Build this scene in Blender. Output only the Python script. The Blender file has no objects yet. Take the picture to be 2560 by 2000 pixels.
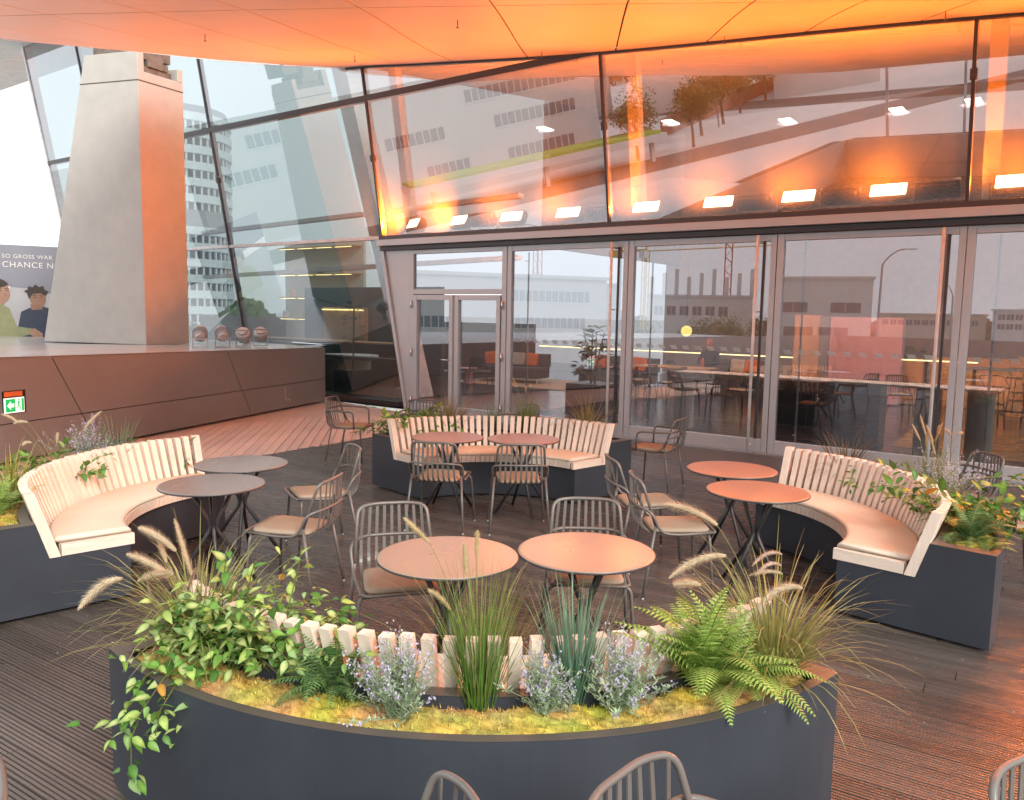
import bpy, math, random
from math import sin, cos, tan, pi, radians as rad
from mathutils import Vector as V, Matrix, noise as mnoise
random.seed(7)
scene = bpy.context.scene
col = scene.collection

# ------------------------------------------------------------------ camera
cam_d = bpy.data.cameras.new('camera'); cam = bpy.data.objects.new('camera', cam_d); col.objects.link(cam)
cam_d.sensor_fit = 'HORIZONTAL'; cam_d.sensor_width = 36.0; cam_d.lens = 1993.14/2560*36.0
cam_d.clip_start = 0.05; cam_d.clip_end = 3000
p_, r_ = rad(6.18386), rad(1.02824)
fw = V((0, cos(p_), -sin(p_))); up0 = V((0, sin(p_), cos(p_))); rt0 = V((1, 0, 0))
rt = cos(r_)*rt0 + sin(r_)*up0; up = -sin(r_)*rt0 + cos(r_)*up0
cam.matrix_world = Matrix(((rt.x, up.x, -fw.x, 0), (rt.y, up.y, -fw.y, 0), (rt.z, up.z, -fw.z, 1.91), (0, 0, 0, 1)))
scene.camera = cam

# ------------------------------------------------------------------ sky, sun, exposure
SUN_EL, SUN_AZ = 33.0, 300.0        # direction towards the sun, degrees (az from +X)
world = bpy.data.worlds.new('World'); scene.world = world; world.use_nodes = True
nt = world.node_tree; nt.nodes.clear()
wo = nt.nodes.new('ShaderNodeOutputWorld'); bg = nt.nodes.new('ShaderNodeBackground')
sky = nt.nodes.new('ShaderNodeTexSky'); sky.sky_type = 'NISHITA'; sky.sun_disc = False
sky.sun_elevation = rad(SUN_EL); sky.sun_rotation = rad(90-SUN_AZ); sky.dust_density = 4.0
tc = nt.nodes.new('ShaderNodeTexCoord'); nz = nt.nodes.new('ShaderNodeTexNoise'); nz.inputs['Scale'].default_value = 2.2; nz.inputs['Detail'].default_value = 7
cr = nt.nodes.new('ShaderNodeValToRGB'); cr.color_ramp.elements[0].position = .3; cr.color_ramp.elements[1].position = .75
cr.color_ramp.elements[0].color = (.72, .74, .77, 1); cr.color_ramp.elements[1].color = (1, 1, 1, 1)
sc10 = nt.nodes.new('ShaderNodeMix'); sc10.data_type = 'RGBA'; sc10.blend_type = 'MULTIPLY'; sc10.inputs[0].default_value = 1.0
sc10.inputs[7].default_value = (9.0, 8.95, 8.7, 1)
mx = nt.nodes.new('ShaderNodeMix'); mx.data_type = 'RGBA'; mx.inputs[0].default_value = .88
nt.links.new(tc.outputs['Generated'], nz.inputs['Vector']); nt.links.new(nz.outputs['Fac'], cr.inputs['Fac'])
nt.links.new(cr.outputs['Color'], sc10.inputs[6]); nt.links.new(sky.outputs['Color'], mx.inputs[6]); nt.links.new(sc10.outputs[2], mx.inputs[7])
nt.links.new(mx.outputs[2], bg.inputs['Color']); bg.inputs['Strength'].default_value = .1
nt.links.new(bg.outputs[0], wo.inputs['Surface'])
sd = bpy.data.lights.new('sun', 'SUN'); sd.energy = 1.5; sd.angle = rad(24); sd.color = (1, .94, .85)
sun = bpy.data.objects.new('sun', sd); col.objects.link(sun)
sv = V((cos(rad(SUN_EL))*cos(rad(SUN_AZ)), cos(rad(SUN_EL))*sin(rad(SUN_AZ)), sin(rad(SUN_EL))))
sun.rotation_euler = sv.to_track_quat('Z', 'Y').to_euler(); sun.location = sv*60
vs = scene.view_settings; vs.view_transform = 'Standard'; vs.look = 'None'; vs.exposure = 1.28; vs.gamma = 1.0; vs.use_curve_mapping = False
cy = scene.cycles
cy.max_bounces = 8; cy.diffuse_bounces = 4; cy.glossy_bounces = 5; cy.transmission_bounces = 6; cy.transparent_max_bounces = 32
cy.sample_clamp_indirect = 6.0; cy.sample_clamp_direct = 0; cy.use_denoising = True; cy.caustics_reflective = False; cy.caustics_refractive = False
try: cy.denoiser = 'OPENIMAGEDENOISE'
except Exception: pass

# ------------------------------------------------------------------ materials
MATS = {}
def nodes(name):
    m = bpy.data.materials.new(name); m.use_nodes = True; n = m.node_tree; n.nodes.clear()
    out = n.nodes.new('ShaderNodeOutputMaterial'); MATS[name] = m
    return m, n, out
def pmat(name, c, rough=.5, metal=0.0, var=.12, scale=6.0, bump=0.0, bscale=40.0, stretch=None, coord='Object', attr=False, spec=.5, emis=None, estr=0, objvar=0.0, trans=0.0, rvar=.1, coat=0.0):
    m, n, out = nodes(name)
    b = n.nodes.new('ShaderNodeBsdfPrincipled'); L = n.links.new
    b.inputs['Roughness'].default_value = rough; b.inputs['Metallic'].default_value = metal
    b.inputs['Specular IOR Level'].default_value = spec; b.inputs['Coat Weight'].default_value = coat
    t = n.nodes.new('ShaderNodeTexCoord'); src = t.outputs[coord]
    if stretch:
        mp = n.nodes.new('ShaderNodeMapping'); mp.inputs['Scale'].default_value = stretch; L(src, mp.inputs['Vector']); src = mp.outputs['Vector']
    no = n.nodes.new('ShaderNodeTexNoise'); no.inputs['Scale'].default_value = scale; no.inputs['Detail'].default_value = 5; L(src, no.inputs['Vector'])
    mr = n.nodes.new('ShaderNodeMapRange'); mr.inputs['To Min'].default_value = 1-var; mr.inputs['To Max'].default_value = 1+var; mr.inputs['From Min'].default_value = .3; mr.inputs['From Max'].default_value = .7
    L(no.outputs['Fac'], mr.inputs['Value'])
    fac = mr.outputs['Result']
    if objvar:
        oi = n.nodes.new('ShaderNodeObjectInfo'); m2 = n.nodes.new('ShaderNodeMapRange'); m2.inputs['To Min'].default_value = 1-objvar; m2.inputs['To Max'].default_value = 1+objvar
        L(oi.outputs['Random'], m2.inputs['Value']); mu = n.nodes.new('ShaderNodeMath'); mu.operation = 'MULTIPLY'; L(fac, mu.inputs[0]); L(m2.outputs['Result'], mu.inputs[1]); fac = mu.outputs[0]
    mm = n.nodes.new('ShaderNodeMix'); mm.data_type = 'RGBA'; mm.blend_type = 'MULTIPLY'; mm.inputs[0].default_value = 1
    if attr:
        a = n.nodes.new('ShaderNodeAttribute'); a.attribute_name = 'Col'; L(a.outputs['Color'], mm.inputs[6])
    else: mm.inputs[6].default_value = (*c, 1)
    L(fac, mm.inputs[7]); L(mm.outputs[2], b.inputs['Base Color'])
    if rvar:
        m3 = n.nodes.new('ShaderNodeMapRange'); m3.inputs['To Min'].default_value = max(0, rough-rvar); m3.inputs['To Max'].default_value = min(1, rough+rvar)
        L(no.outputs['Fac'], m3.inputs['Value']); L(m3.outputs['Result'], b.inputs['Roughness'])
    if bump:
        n2 = n.nodes.new('ShaderNodeTexNoise'); n2.inputs['Scale'].default_value = bscale; n2.inputs['Detail'].default_value = 4; L(src, n2.inputs['Vector'])
        bp = n.nodes.new('ShaderNodeBump'); bp.inputs['Strength'].default_value = bump; bp.inputs['Distance'].default_value = .01; L(n2.outputs['Fac'], bp.inputs['Height']); L(bp.outputs['Normal'], b.inputs['Normal'])
    if emis:
        b.inputs['Emission Color'].default_value = (*emis, 1); b.inputs['Emission Strength'].default_value = estr
    sh = b.outputs[0]
    if trans:
        tr = n.nodes.new('ShaderNodeBsdfTranslucent'); L(mm.outputs[2], tr.inputs['Color']); ms = n.nodes.new('ShaderNodeMixShader'); ms.inputs[0].default_value = trans
        L(sh, ms.inputs[1]); L(tr.outputs[0], ms.inputs[2]); sh = ms.outputs[0]
    L(sh, out.inputs['Surface'])
    return m
def glass(name, refl, tint, film=.02, filmc=(.9, .9, .9)):
    m, n, out = nodes(name); L = n.links.new
    tr = n.nodes.new('ShaderNodeBsdfTransparent'); tr.inputs['Color'].default_value = (*tint, 1)
    gl = n.nodes.new('ShaderNodeBsdfGlossy'); gl.inputs['Roughness'].default_value = 0.0; gl.inputs['Color'].default_value = (.70, .72, .78, 1)
    lw = n.nodes.new('ShaderNodeLayerWeight'); lw.inputs['Blend'].default_value = .35
    pw = n.nodes.new('ShaderNodeMath'); pw.operation = 'POWER'; pw.inputs[1].default_value = 2.0; L(lw.outputs['Facing'], pw.inputs[0])
    mr = n.nodes.new('ShaderNodeMapRange'); mr.inputs['To Min'].default_value = refl; mr.inputs['To Max'].default_value = .9; L(pw.outputs[0], mr.inputs['Value'])
    ms = n.nodes.new('ShaderNodeMixShader'); L(mr.outputs['Result'], ms.inputs[0]); L(tr.outputs[0], ms.inputs[1]); L(gl.outputs[0], ms.inputs[2])
    tl = n.nodes.new('ShaderNodeBsdfTranslucent'); tl.inputs['Color'].default_value = (*filmc, 1)
    m2 = n.nodes.new('ShaderNodeMixShader'); m2.inputs[0].default_value = film
    nz = n.nodes.new('ShaderNodeTexNoise'); nz.inputs['Scale'].default_value = 3.0; nz.inputs['Detail'].default_value = 6
    tcn = n.nodes.new('ShaderNodeTexCoord'); L(tcn.outputs['Object'], nz.inputs['Vector'])
    mf = n.nodes.new('ShaderNodeMapRange'); mf.inputs['From Min'].default_value = .3; mf.inputs['From Max'].default_value = .75; mf.inputs['To Min'].default_value = film*.8; mf.inputs['To Max'].default_value = film*1.25
    L(nz.outputs['Fac'], mf.inputs['Value']); L(mf.outputs['Result'], m2.inputs[0])
    L(ms.outputs[0], m2.inputs[1]); L(tl.outputs[0], m2.inputs[2]); L(m2.outputs[0], out.inputs['Surface'])
    return m
def emit(name, c, s):
    m, n, out = nodes(name); e = n.nodes.new('ShaderNodeEmission'); e.inputs['Color'].default_value = (*c, 1); e.inputs['Strength'].default_value = s
    n.links.new(e.outputs[0], out.inputs['Surface']); return m

pmat('deck', (.088, .073, .066), .26, var=.20, scale=3.0, objvar=.22, bump=.12, bscale=60, stretch=(1, 12, 1), spec=.6, rvar=.12)
pmat('deck_pale', (.62, .51, .455), .40, var=.12, scale=4, objvar=.08, bump=.1, bscale=50)  # lighter pinkish base colour includes the sky reflection on these boards
pmat('deck_gap', (.015, .013, .012), .9)
pmat('stone_dark', (.06, .05, .048), .45, var=.25, scale=14, bump=.05)
pmat('planter', (.034, .041, .054), .42, var=.16, scale=2.2, spec=.5, bump=.02, bscale=180, rvar=.06)
pmat('planter_rim', (.12, .105, .09), .35, var=.15, scale=5, metal=.3)
pmat('wood', (.78, .665, .565), .55, var=.10, scale=5, objvar=.09, bump=.06, bscale=30, stretch=(6, 6, .8))
pmat('wood_seat', (.78, .665, .565), .55, var=.10, scale=5, objvar=.06, bump=.05, bscale=30, stretch=(1, 6, 6))
pmat('cushion', (.74, .645, .53), .85, var=.05, scale=3, bump=.12, bscale=400, spec=.2)
pmat('chair_metal', (.15, .138, .13), .40, var=.06, metal=.15, spec=.5)
pmat('chair_dark', (.03, .029, .032), .42, var=.06, spec=.5)
pmat('chair_pad', (.34, .275, .21), .9, var=.06, scale=4, bump=.12, bscale=500, spec=.15)
pmat('table_top', (.20, .18, .168), .26, var=.05, scale=3, spec=.55, bump=.015, bscale=300, rvar=.05)
pmat('table_top_terracotta', (.34, .165, .105), .30, var=.05, scale=3, spec=.5, bump=.015, bscale=300, rvar=.05)
pmat('table_top_tan', (.36, .25, .19), .28, var=.05, scale=3, spec=.5, bump=.015, bscale=300, rvar=.05)
pmat('table_edge', (.05, .05, .055), .4)
pmat('glide', (.6, .6, .6), .4)
pmat('soffit', (.60, .585, .56), .42, var=.05, scale=1.2, spec=.45, rvar=.08)
pmat('soffit_back', (.03, .022, .018), .9)
pmat('fascia', (.62, .61, .60), .5)
pmat('concrete', (.42, .40, .375), .72, var=.06, scale=3.5, bump=.10, bscale=25)
pmat('concrete_dark', (.16, .13, .11), .9, var=.3, scale=8)
pmat('crack', (.09, .075, .065), .95)
pmat('parapet', (.25, .245, .245), .38, var=.06, scale=.9, spec=.5, metal=.25, rvar=.08)
pmat('parapet_top', (.50, .49, .49), .22, var=.06, scale=1.2, metal=.35, rvar=.06)
pmat('joint', (.012, .011, .011), .9)
pmat('alu', (.45, .49, .53), .40, metal=.25, var=.04, scale=3)
pmat('alu_dark', (.055, .05, .058), .4, var=.06)
pmat('steel', (.72, .72, .73), .2, metal=.9, var=.03)
pmat('post', (.74, .70, .72), .55)
glass('glass_door', .22, (.70, .72, .75), .003)
glass('glass_upper', .34, (.64, .60, .58), .0060)
glass('glass_left', .24, (.64, .71, .71), .004)
glass('film', .05, (.9,.9,.9), .35)
pmat('int_floor', (.055, .055, .062), .2, var=.25, scale=1.2, stretch=(.4, 3, 1), spec=.5, rvar=.1)
pmat('int_wood_floor', (.22, .13, .06), .25, var=.2, scale=2, stretch=(.4, 4, 1))
pmat('int_wall', (.30, .30, .31), .8)
pmat('int_dark', (.10, .09, .095), .6)
pmat('int_black', (.010, .010, .012), .35)
pmat('int_ceiling', (.55, .53, .50), .6)
pmat('warm_wood', (.55, .33, .18), .55, var=.15, scale=8, stretch=(1, 1, .2))
pmat('orange_fabric', (.70, .17, .045), .85)
pmat('sofa', (.10, .10, .115), .9)
pmat('beige', (.50, .44, .37), .7, var=.12, scale=10, stretch=(4, 4, .4))
pmat('teal', (.08, .14, .16), .5)
pmat('white', (.72, .72, .72), .5)
pmat('pinkwall', (.60, .38, .42), .6)
emit('led_warm', (1, .72, .30), 3.0)
emit('lamp_globe', (1, .62, .15), 1.6)
emit('led_panel', (1, .72, .36), 26.0)
emit('led_white', (1, .95, .88), 7.0)
pmat('fixture', (.02, .02, .022), .5)
pmat('cable', (.012, .012, .012), .6)
pmat('spot_grey', (.42, .43, .45), .5, metal=.1)
pmat('leaf', (0, 0, 0), .42, attr=True, var=.18, scale=30, objvar=.18, trans=.22, spec=.4)
pmat('leaf_matte', (0, 0, 0), .7, attr=True, var=.18, scale=30, objvar=.12, trans=.25, spec=.2)
pmat('plume', (0, 0, 0), .9, attr=True, var=.1, scale=30, trans=.35, spec=.1)
pmat('moss', (0, 0, 0), .95, attr=True, var=.35, scale=28, spec=.1)
pmat('bark', (.10, .075, .055), .9, var=.3, scale=10, bump=.3, bscale=30)
pmat('ground', (.46, .455, .45), .85, var=.12, scale=.03)
pmat('asphalt', (.07, .07, .072), .85, var=.12, scale=.1)
pmat('bld_grey', (.40, .395, .39), .75, var=.05, scale=.08)
pmat('bld_light', (.60, .59, .56), .75, var=.06, scale=.08)
pmat('bld_white', (.52, .52, .51), .7, var=.05, scale=.1)
pmat('window', (.12, .14, .16), .2, var=.2, scale=.2)
pmat('tower_window', (.03, .04, .045), .2)
pmat('tower_white', (.62, .66, .68), .45, var=.04, scale=.1, metal=.2)
pmat('crane_red', (.50, .07, .06), .5)
pmat('crane_yellow', (.60, .40, .08), .5)
pmat('lamp_grey', (.22, .23, .25), .5)
pmat('brick_red', (.30, .13, .10), .85)
pmat('green_roof', (.22, .33, .05), .9, var=.2, scale=.5)
pmat('banner_grey', (.17, .185, .225), .6, var=.25, scale=.35)
pmat('banner_pale', (.30, .31, .335), .6, var=.15, scale=.6)
pmat('text_white', (.62, .62, .62), .5)
pmat('skin_a', (.27, .155, .11), .6); pmat('skin_b', (.20, .115, .08), .6)
pmat('hair', (.03, .022, .02), .7); pmat('shirt_green', (.20, .215, .12), .8); pmat('shirt_navy', (.03, .04, .065), .8)
pmat('sign_green', (.0, .30, .08), .4, emis=(0, .5, .12), estr=.35); pmat('sign_white', (.8, .85, .8), .4, emis=(.8, .9, .8), estr=.35)

# ------------------------------------------------------------------ mesh builder
class MB:
    def __init__(s): s.v = []; s.f = []; s.c = None
    def add(s, vs, fs, c=None):
        o = len(s.v); s.v += [tuple(x) for x in vs]; s.f += [tuple(i+o for i in f) for f in fs]
        if c is not None:
            if s.c is None: s.c = [(1, 1, 1)]*o
            s.c += (c if isinstance(c, list) else [c]*len(vs))
        elif s.c is not None: s.c += [(1, 1, 1)]*len(vs)
        return s
    def hexa(s, p, c=None): # 8 corners: bottom 4 ccw, top 4 ccw
        return s.add(p, [(3, 2, 1, 0), (4, 5, 6, 7), (0, 1, 5, 4), (1, 2, 6, 5), (2, 3, 7, 6), (3, 0, 4, 7)], c)
    def box(s, x0, x1, y0, y1, z0, z1, c=None):
        return s.hexa([(x0, y0, z0), (x1, y0, z0), (x1, y1, z0), (x0, y1, z0), (x0, y0, z1), (x1, y0, z1), (x1, y1, z1), (x0, y1, z1)], c)
    def prism(s, poly, z0, z1, c=None):
        n = len(poly); vs = [(x, y, z0) for x, y in poly]+[(x, y, z1) for x, y in poly]
        return s.add(vs, [tuple(reversed(range(n))), tuple(range(n, 2*n))]+[(i, (i+1) % n, n+(i+1) % n, n+i) for i in range(n)], c)
    def tube(s, pts, r, n=8, c=None, cap=True):
        pts = [V(p) for p in pts]; m = len(pts); rs = r if isinstance(r, (list, tuple)) else [r]*m
        vs = []; prev = None
        for i, p in enumerate(pts):
            d = (pts[min(i+1, m-1)]-pts[max(i-1, 0)])
            if d.length < 1e-9: d = V((0, 0, 1))
            d.normalize()
            if prev is None:
                a = V((0, 0, 1)) if abs(d.z) < .9 else V((1, 0, 0)); u = d.cross(a).normalized()
            else:
                u = prev-d*prev.dot(d)
                u = u.normalized() if u.length > 1e-6 else d.orthogonal().normalized()
            prev = u; w = d.cross(u)
            for k in range(n):
                t = 2*pi*k/n; vs.append(p+(u*cos(t)+w*sin(t))*rs[i])
        fs = [(i*n+k, i*n+(k+1) % n, (i+1)*n+(k+1) % n, (i+1)*n+k) for i in range(m-1) for k in range(n)]
        if cap: fs += [tuple(reversed(range(n))), tuple((m-1)*n+k for k in range(n))]
        return s.add(vs, fs, c)
    def strip(s, pts, w, side, c=None, thick=0.0):
        pts = [V(p) for p in pts]; side = V(side); m = len(pts); ws = w if isinstance(w, (list, tuple)) else [w]*m
        if thick:
            vs = []
            for i, p in enumerate(pts):
                d = (pts[min(i+1, m-1)]-pts[max(i-1, 0)]).normalized(); nn = d.cross(side).normalized()*thick/2; h = side*ws[i]/2
                vs += [p-h-nn, p+h-nn, p+h+nn, p-h+nn]
            fs = [(i*4+k, i*4+(k+1) % 4, (i+1)*4+(k+1) % 4, (i+1)*4+k) for i in range(m-1) for k in range(4)]+[(3, 2, 1, 0), tuple((m-1)*4+k for k in range(4))]
            return s.add(vs, fs, c)
        vs = []
        for i, p in enumerate(pts): vs += [p-side*ws[i]/2, p+side*ws[i]/2]
        return s.add(vs, [(2*i, 2*i+1, 2*i+3, 2*i+2) for i in range(m-1)], c)
    def lathe(s, prof, n=32, c=None, cx=0, cy=0, closed=False):
        m = len(prof); vs = [(cx+r*cos(2*pi*k/n), cy+r*sin(2*pi*k/n), z) for r, z in prof for k in range(n)]
        return s.add(vs, [(i*n+k, i*n+(k+1) % n, (i+1)*n+(k+1) % n, (i+1)*n+k) for i in range(m-1) for k in range(n)], c)
    def sweep(s, prof, a0, a1, n, c=None): # closed (r,z) profile swept about z between two angles, capped
        m = len(prof); vs = []
        for i in range(n+1):
            a = a0+(a1-a0)*i/n; vs += [(r*cos(a), r*sin(a), z) for r, z in prof]
        fs = [(i*m+k, (i+1)*m+k, (i+1)*m+(k+1) % m, i*m+(k+1) % m) for i in range(n) for k in range(m)]
        fs += [tuple(range(m)), tuple(reversed(range(n*m, n*m+m)))]
        return s.add(vs, fs, c)
    def mesh(s, name, mat, smooth=False):
        me = bpy.data.meshes.new(name); me.from_pydata(s.v, [], s.f)
        if s.c is not None:
            a = me.color_attributes.new('Col', 'FLOAT_COLOR', 'POINT'); a.data.foreach_set('color', [x for c in s.c for x in (*c, 1.0)])
        for m in (mat if isinstance(mat, (list, tuple)) else [mat]): me.materials.append(MATS[m])
        if smooth: me.polygons.foreach_set('use_smooth', [True]*len(me.polygons))
        me.update(); return me
    def build(s, name, mat, parent=None, smooth=False, loc=None, rot=None):
        return place(name, s.mesh(name, mat, smooth), parent, loc, rot)
def place(name, me, parent=None, loc=None, rot=None, scale=None):
    o = bpy.data.objects.new(name, me); col.objects.link(o)
    if parent is not None: o.parent = parent
    if loc is not None: o.location = loc
    if rot is not None: o.rotation_euler = rot
    if scale is not None: o.scale = scale if isinstance(scale, (tuple, list)) else (scale,)*3
    return o
def tag(o, label=None, cat=None, group=None, kind=None):
    if label: o['label'] = label
    if cat: o['category'] = cat
    if group: o['group'] = group
    if kind: o['kind'] = kind
    return o
def thing(name, label, cat, loc=(0, 0, 0), rz=0, group=None):
    o = bpy.data.objects.new(name, None); col.objects.link(o); o.empty_display_size = .1
    o.location = loc; o.rotation_euler = (0, 0, rz); return tag(o, label, cat, group)
def bevel(o, w, n=2, ang=40):
    m = o.modifiers.new('bevel', 'BEVEL'); m.width = w; m.segments = n; m.limit_method = 'ANGLE'; m.angle_limit = rad(ang); return o
def round_path(pts, r, n=5):
    pts = [V(p) for p in pts]; out = [pts[0]]
    for a, b, c in zip(pts, pts[1:], pts[2:]):
        d1 = (a-b); d2 = (c-b); k = min(r, d1.length*.49, d2.length*.49); A = b+d1.normalized()*k; C = b+d2.normalized()*k
        for i in range(n+1):
            t = i/n; out.append(A*(1-t)**2+b*2*t*(1-t)+C*t*t)
    out.append(pts[-1]); return out
def copy_tree(root, loc, rz, label, group=None):
    r = root.copy(); col.objects.link(r); r.location = loc; r.rotation_euler = (0, 0, rz); r['label'] = label
    if group: r['group'] = group
    for ch in list(root.children):
        c = ch.copy(); col.objects.link(c); c.parent = r
        for g in list(ch.children):
            d = g.copy(); col.objects.link(d); d.parent = c
    return r

# facade coordinates: s along the doors, d depth behind the door plane, z up
P1 = V((2.1577, 12.1477, 0)); TF = V((.80887, -.58799, 0)); NO = V((-.58799, -.80887, 0)); T10 = tan(rad(10))
def fp(s, d, z): return P1+TF*s-NO*d+V((0, 0, z))
def gp(s, z, off=0.0): return fp(s, (3.32-z)*T10+off, z)      # on the leaning glass
def fbox(mb, s0, s1, d0, d1, z0, z1): return mb.hexa([fp(s0, d0, z0), fp(s1, d0, z0), fp(s1, d1, z0), fp(s0, d1, z0), fp(s0, d0, z1), fp(s1, d0, z1), fp(s1, d1, z1), fp(s0, d1, z1)])
def gbox(mb, s0, s1, o0, o1, z0, z1, z0b=None, z1b=None):
    a, b = (z0, z1) if z0b is None else (z0b, z1b)
    return mb.hexa([gp(s0, z0, o0), gp(s1, a, o0), gp(s1, a, o1), gp(s0, z0, o1), gp(s0, z1, o0), gp(s1, b, o0), gp(s1, b, o1), gp(s0, z1, o1)])

# soffit height as a function of y
SY = [-14, -7.2, 0, 5.3, 9.5, 12.3, 14.3, 15.1, 16.5, 19, 24]; SZ = [3.15, 3.39, 3.85, 4.56, 5.36, 5.78, 6.17, 6.34, 6.52, 6.75, 7.2]
def zf(y):
    if y <= SY[0]: return SZ[0]
    for i in range(len(SY)-1):
        if y <= SY[i+1]:
            y0, y1 = SY[i], SY[i+1]; h = y1-y0; t = (y-y0)/h
            def sl(k):
                if k <= 0 or k >= len(SY)-1: return 0.05
                return (SZ[k+1]-SZ[k-1])/(SY[k+1]-SY[k-1])
            a, b = sl(i), sl(i+1)
            return (2*t**3-3*t*t+1)*SZ[i]+(t**3-2*t*t+t)*h*a+(-2*t**3+3*t*t)*SZ[i+1]+(t**3-t*t)*h*b
    return SZ[-1]

# ================================================================== the setting
def struct(mb, name, mat, parent=None, smooth=False):
    o = mb.build(name, mat, parent, smooth)
    if parent is None: o['kind'] = 'structure'
    return o
g = MB(); g.add([(-1500, -1500, -6), (1500, -1500, -6), (1500, 1500, -6), (-1500, 1500, -6)], [(0, 1, 2, 3)]); struct(g, 'ground', 'ground')
g = MB()
for (a, b, w) in (((-66, 60), (-62, -160), 9), ((-20, -70), (-160, -50), 9)):
    a = V((*a, -5.99)); b = V((*b, -5.99)); d = (b-a).normalized(); n_ = V((-d.y, d.x, 0))*w/2
    g.add([a-n_, b-n_, b+n_, a+n_], [(0, 1, 2, 3)])
struct(g, 'road', 'asphalt')

# deck ------------------------------------------------------------
DA = rad(-32.5); DU = V((cos(DA), sin(DA), 0)); DV = V((-sin(DA), cos(DA), 0))
terr = [(-11.8, -3), (-6, -4.8), (8, -8.6), (15, -8.6), (15, 2.5), (3.97, 10.83), (2.16, 12.15), (-9, 20.2), (-7, 9), (-9, 3)]
g = MB(); g.prism(terr, -.6, -.034); deck = struct(g, 'deck', 'deck_gap')
LB = [(-6.3, 1.0), (-5.5, 3.5), (-4.6, 6.2), (-3.68, 9.06), (-3.26, 10.38), (-2.28, 11.88), (-1.2, 13.2)]   # edge between deck and pale walkway
def lbx(y):
    for (x0, y0), (x1, y1) in zip(LB, LB[1:]):
        if y <= y1: return x0+(x1-x0)*(y-y0)/(y1-y0)
    return LB[-1][0]
PITCH = .13
def rib_mesh(name, mat, gap=.0045, dp=1.0):
    mb = MB(); n = 6; w = PITCH-gap; rp = w/n; prof = []
    for i in range(n):
        y = -w/2+i*rp; prof += [(y+.0026, -.008*dp), (y+.0038, 0), (y+rp-.0038, 0), (y+rp-.0026, -.008*dp)]
    prof = [(-w/2, -.028)]+prof+[(w/2, -.028)]
    m = len(prof); vs = [(0, y, z) for y, z in prof]+[(1, y, z) for y, z in prof]
    fs = [(i, i+1, m+i+1, m+i) for i in range(m-1)]+[tuple(range(m)), tuple(reversed(range(m, 2*m)))]
    mb.add(vs, fs); return mb.mesh(name, mat)
plank_me = rib_mesh('deck_plank', 'deck')
rng = random.Random(3)
count = 0
for k in range(4, 80):
    v = k*PITCH
    # u range in this row
    umin = -9.0
    for it in range(400):
        u = umin+it*.05; P = DU*u+DV*v
        if P.x > lbx(P.y)+.02: break
    umin = u; umax = 9.0
    if v > 1.0: umax = 9.0
    # stop at the door strip
    u = umin+rng.choice((1.2, 2.0, 2.9, 3.6))-3.6
    while u < umax:
        a = max(u, umin); b = min(u+3.9+rng.random()*.3, umax)
        c = DU*((a+b)/2)+DV*v
        vis = c.y > .3 and (c-DU*2).length < 14
        if b-a > .1:
            if vis: place('plank', plank_me, deck, loc=DU*a+DV*v, rot=(0, 0, DA), scale=(b-a-.005, 1, 1)); count += 1
        u = b if b == umax else u+(b-u if a == u else b-u)
    if k*PITCH > 10.08: break
# far rest of the deck, beyond the single planks
g = MB()
for k in range(-60, 4):
    v = k*PITCH; g.add([DU*-9+DV*(v-.062)-V((0, 0, .0)), DU*9+DV*(v-.062), DU*9+DV*(v+.062), DU*-9+DV*(v+.062)], [(0, 1, 2, 3)])
o = g.build('plank_field', 'deck', deck); o['kind'] = 'stuff'
# dark stone strip in front of the doors and along the wall
g = MB(); g.prism([(-2.26, 13.75), (1.70, 10.87), (3.54, 9.53), (9.0, 5.56), (9.4, 6.85), (4.0, 10.8), (2.15, 12.15), (-2.0, 15.2)], -.03, .002); struct(g, 'door_strip', 'stone_dark')
walk = MB().prism([(-10.6, -2), (-6.7, -2), (-6.3, 1.0), (-5.5, 3.5), (-4.6, 6.2), (-3.68, 9.06), (-3.26, 10.38), (-2.28, 11.88), (-1.2, 13.2), (-2.2, 13.8), (-2.0, 15.2), (-4.0, 17.2), (-5.6, 12), (-6.3, 9.3), (-8.6, 3.6)], -.033, -.026)
walk = struct(walk, 'walkway', 'deck_pale')
pale_me = rib_mesh('walkway_board', 'deck_pale', .001, .10); bd = V((-.14, .99, 0)).normalized(); ang = math.atan2(bd.y, bd.x)
x = -6.0
while x < -1.55:
    # start on the deck edge
    y0 = 1.5
    for it in range(600):
        y0 += .02
        if lbx(y0) > x: break
    st = V((x, y0, 0)); t = 0
    while t < 6:
        Q = st+bd*t
        if Q.y > 12.43+1.183*(Q.x+5.23)-.02 or Q.x < -5.46-.295*(11.74-Q.y)+.25 or Q.y > 14.2: break
        t += .05
    if t > .2: place('board', pale_me, walk, loc=st, rot=(0, 0, ang), scale=(t, 1, 1))
    q_ = x*sin(ang)-y0*cos(ang); xx_ = x
    while True:
        xx_ += .004; yy_ = 1.5
        while lbx(yy_) <= xx_ and yy_ < 13.3: yy_ += .02
        if xx_*sin(ang)-yy_*cos(ang) >= q_+PITCH: break
    x = xx_

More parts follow.
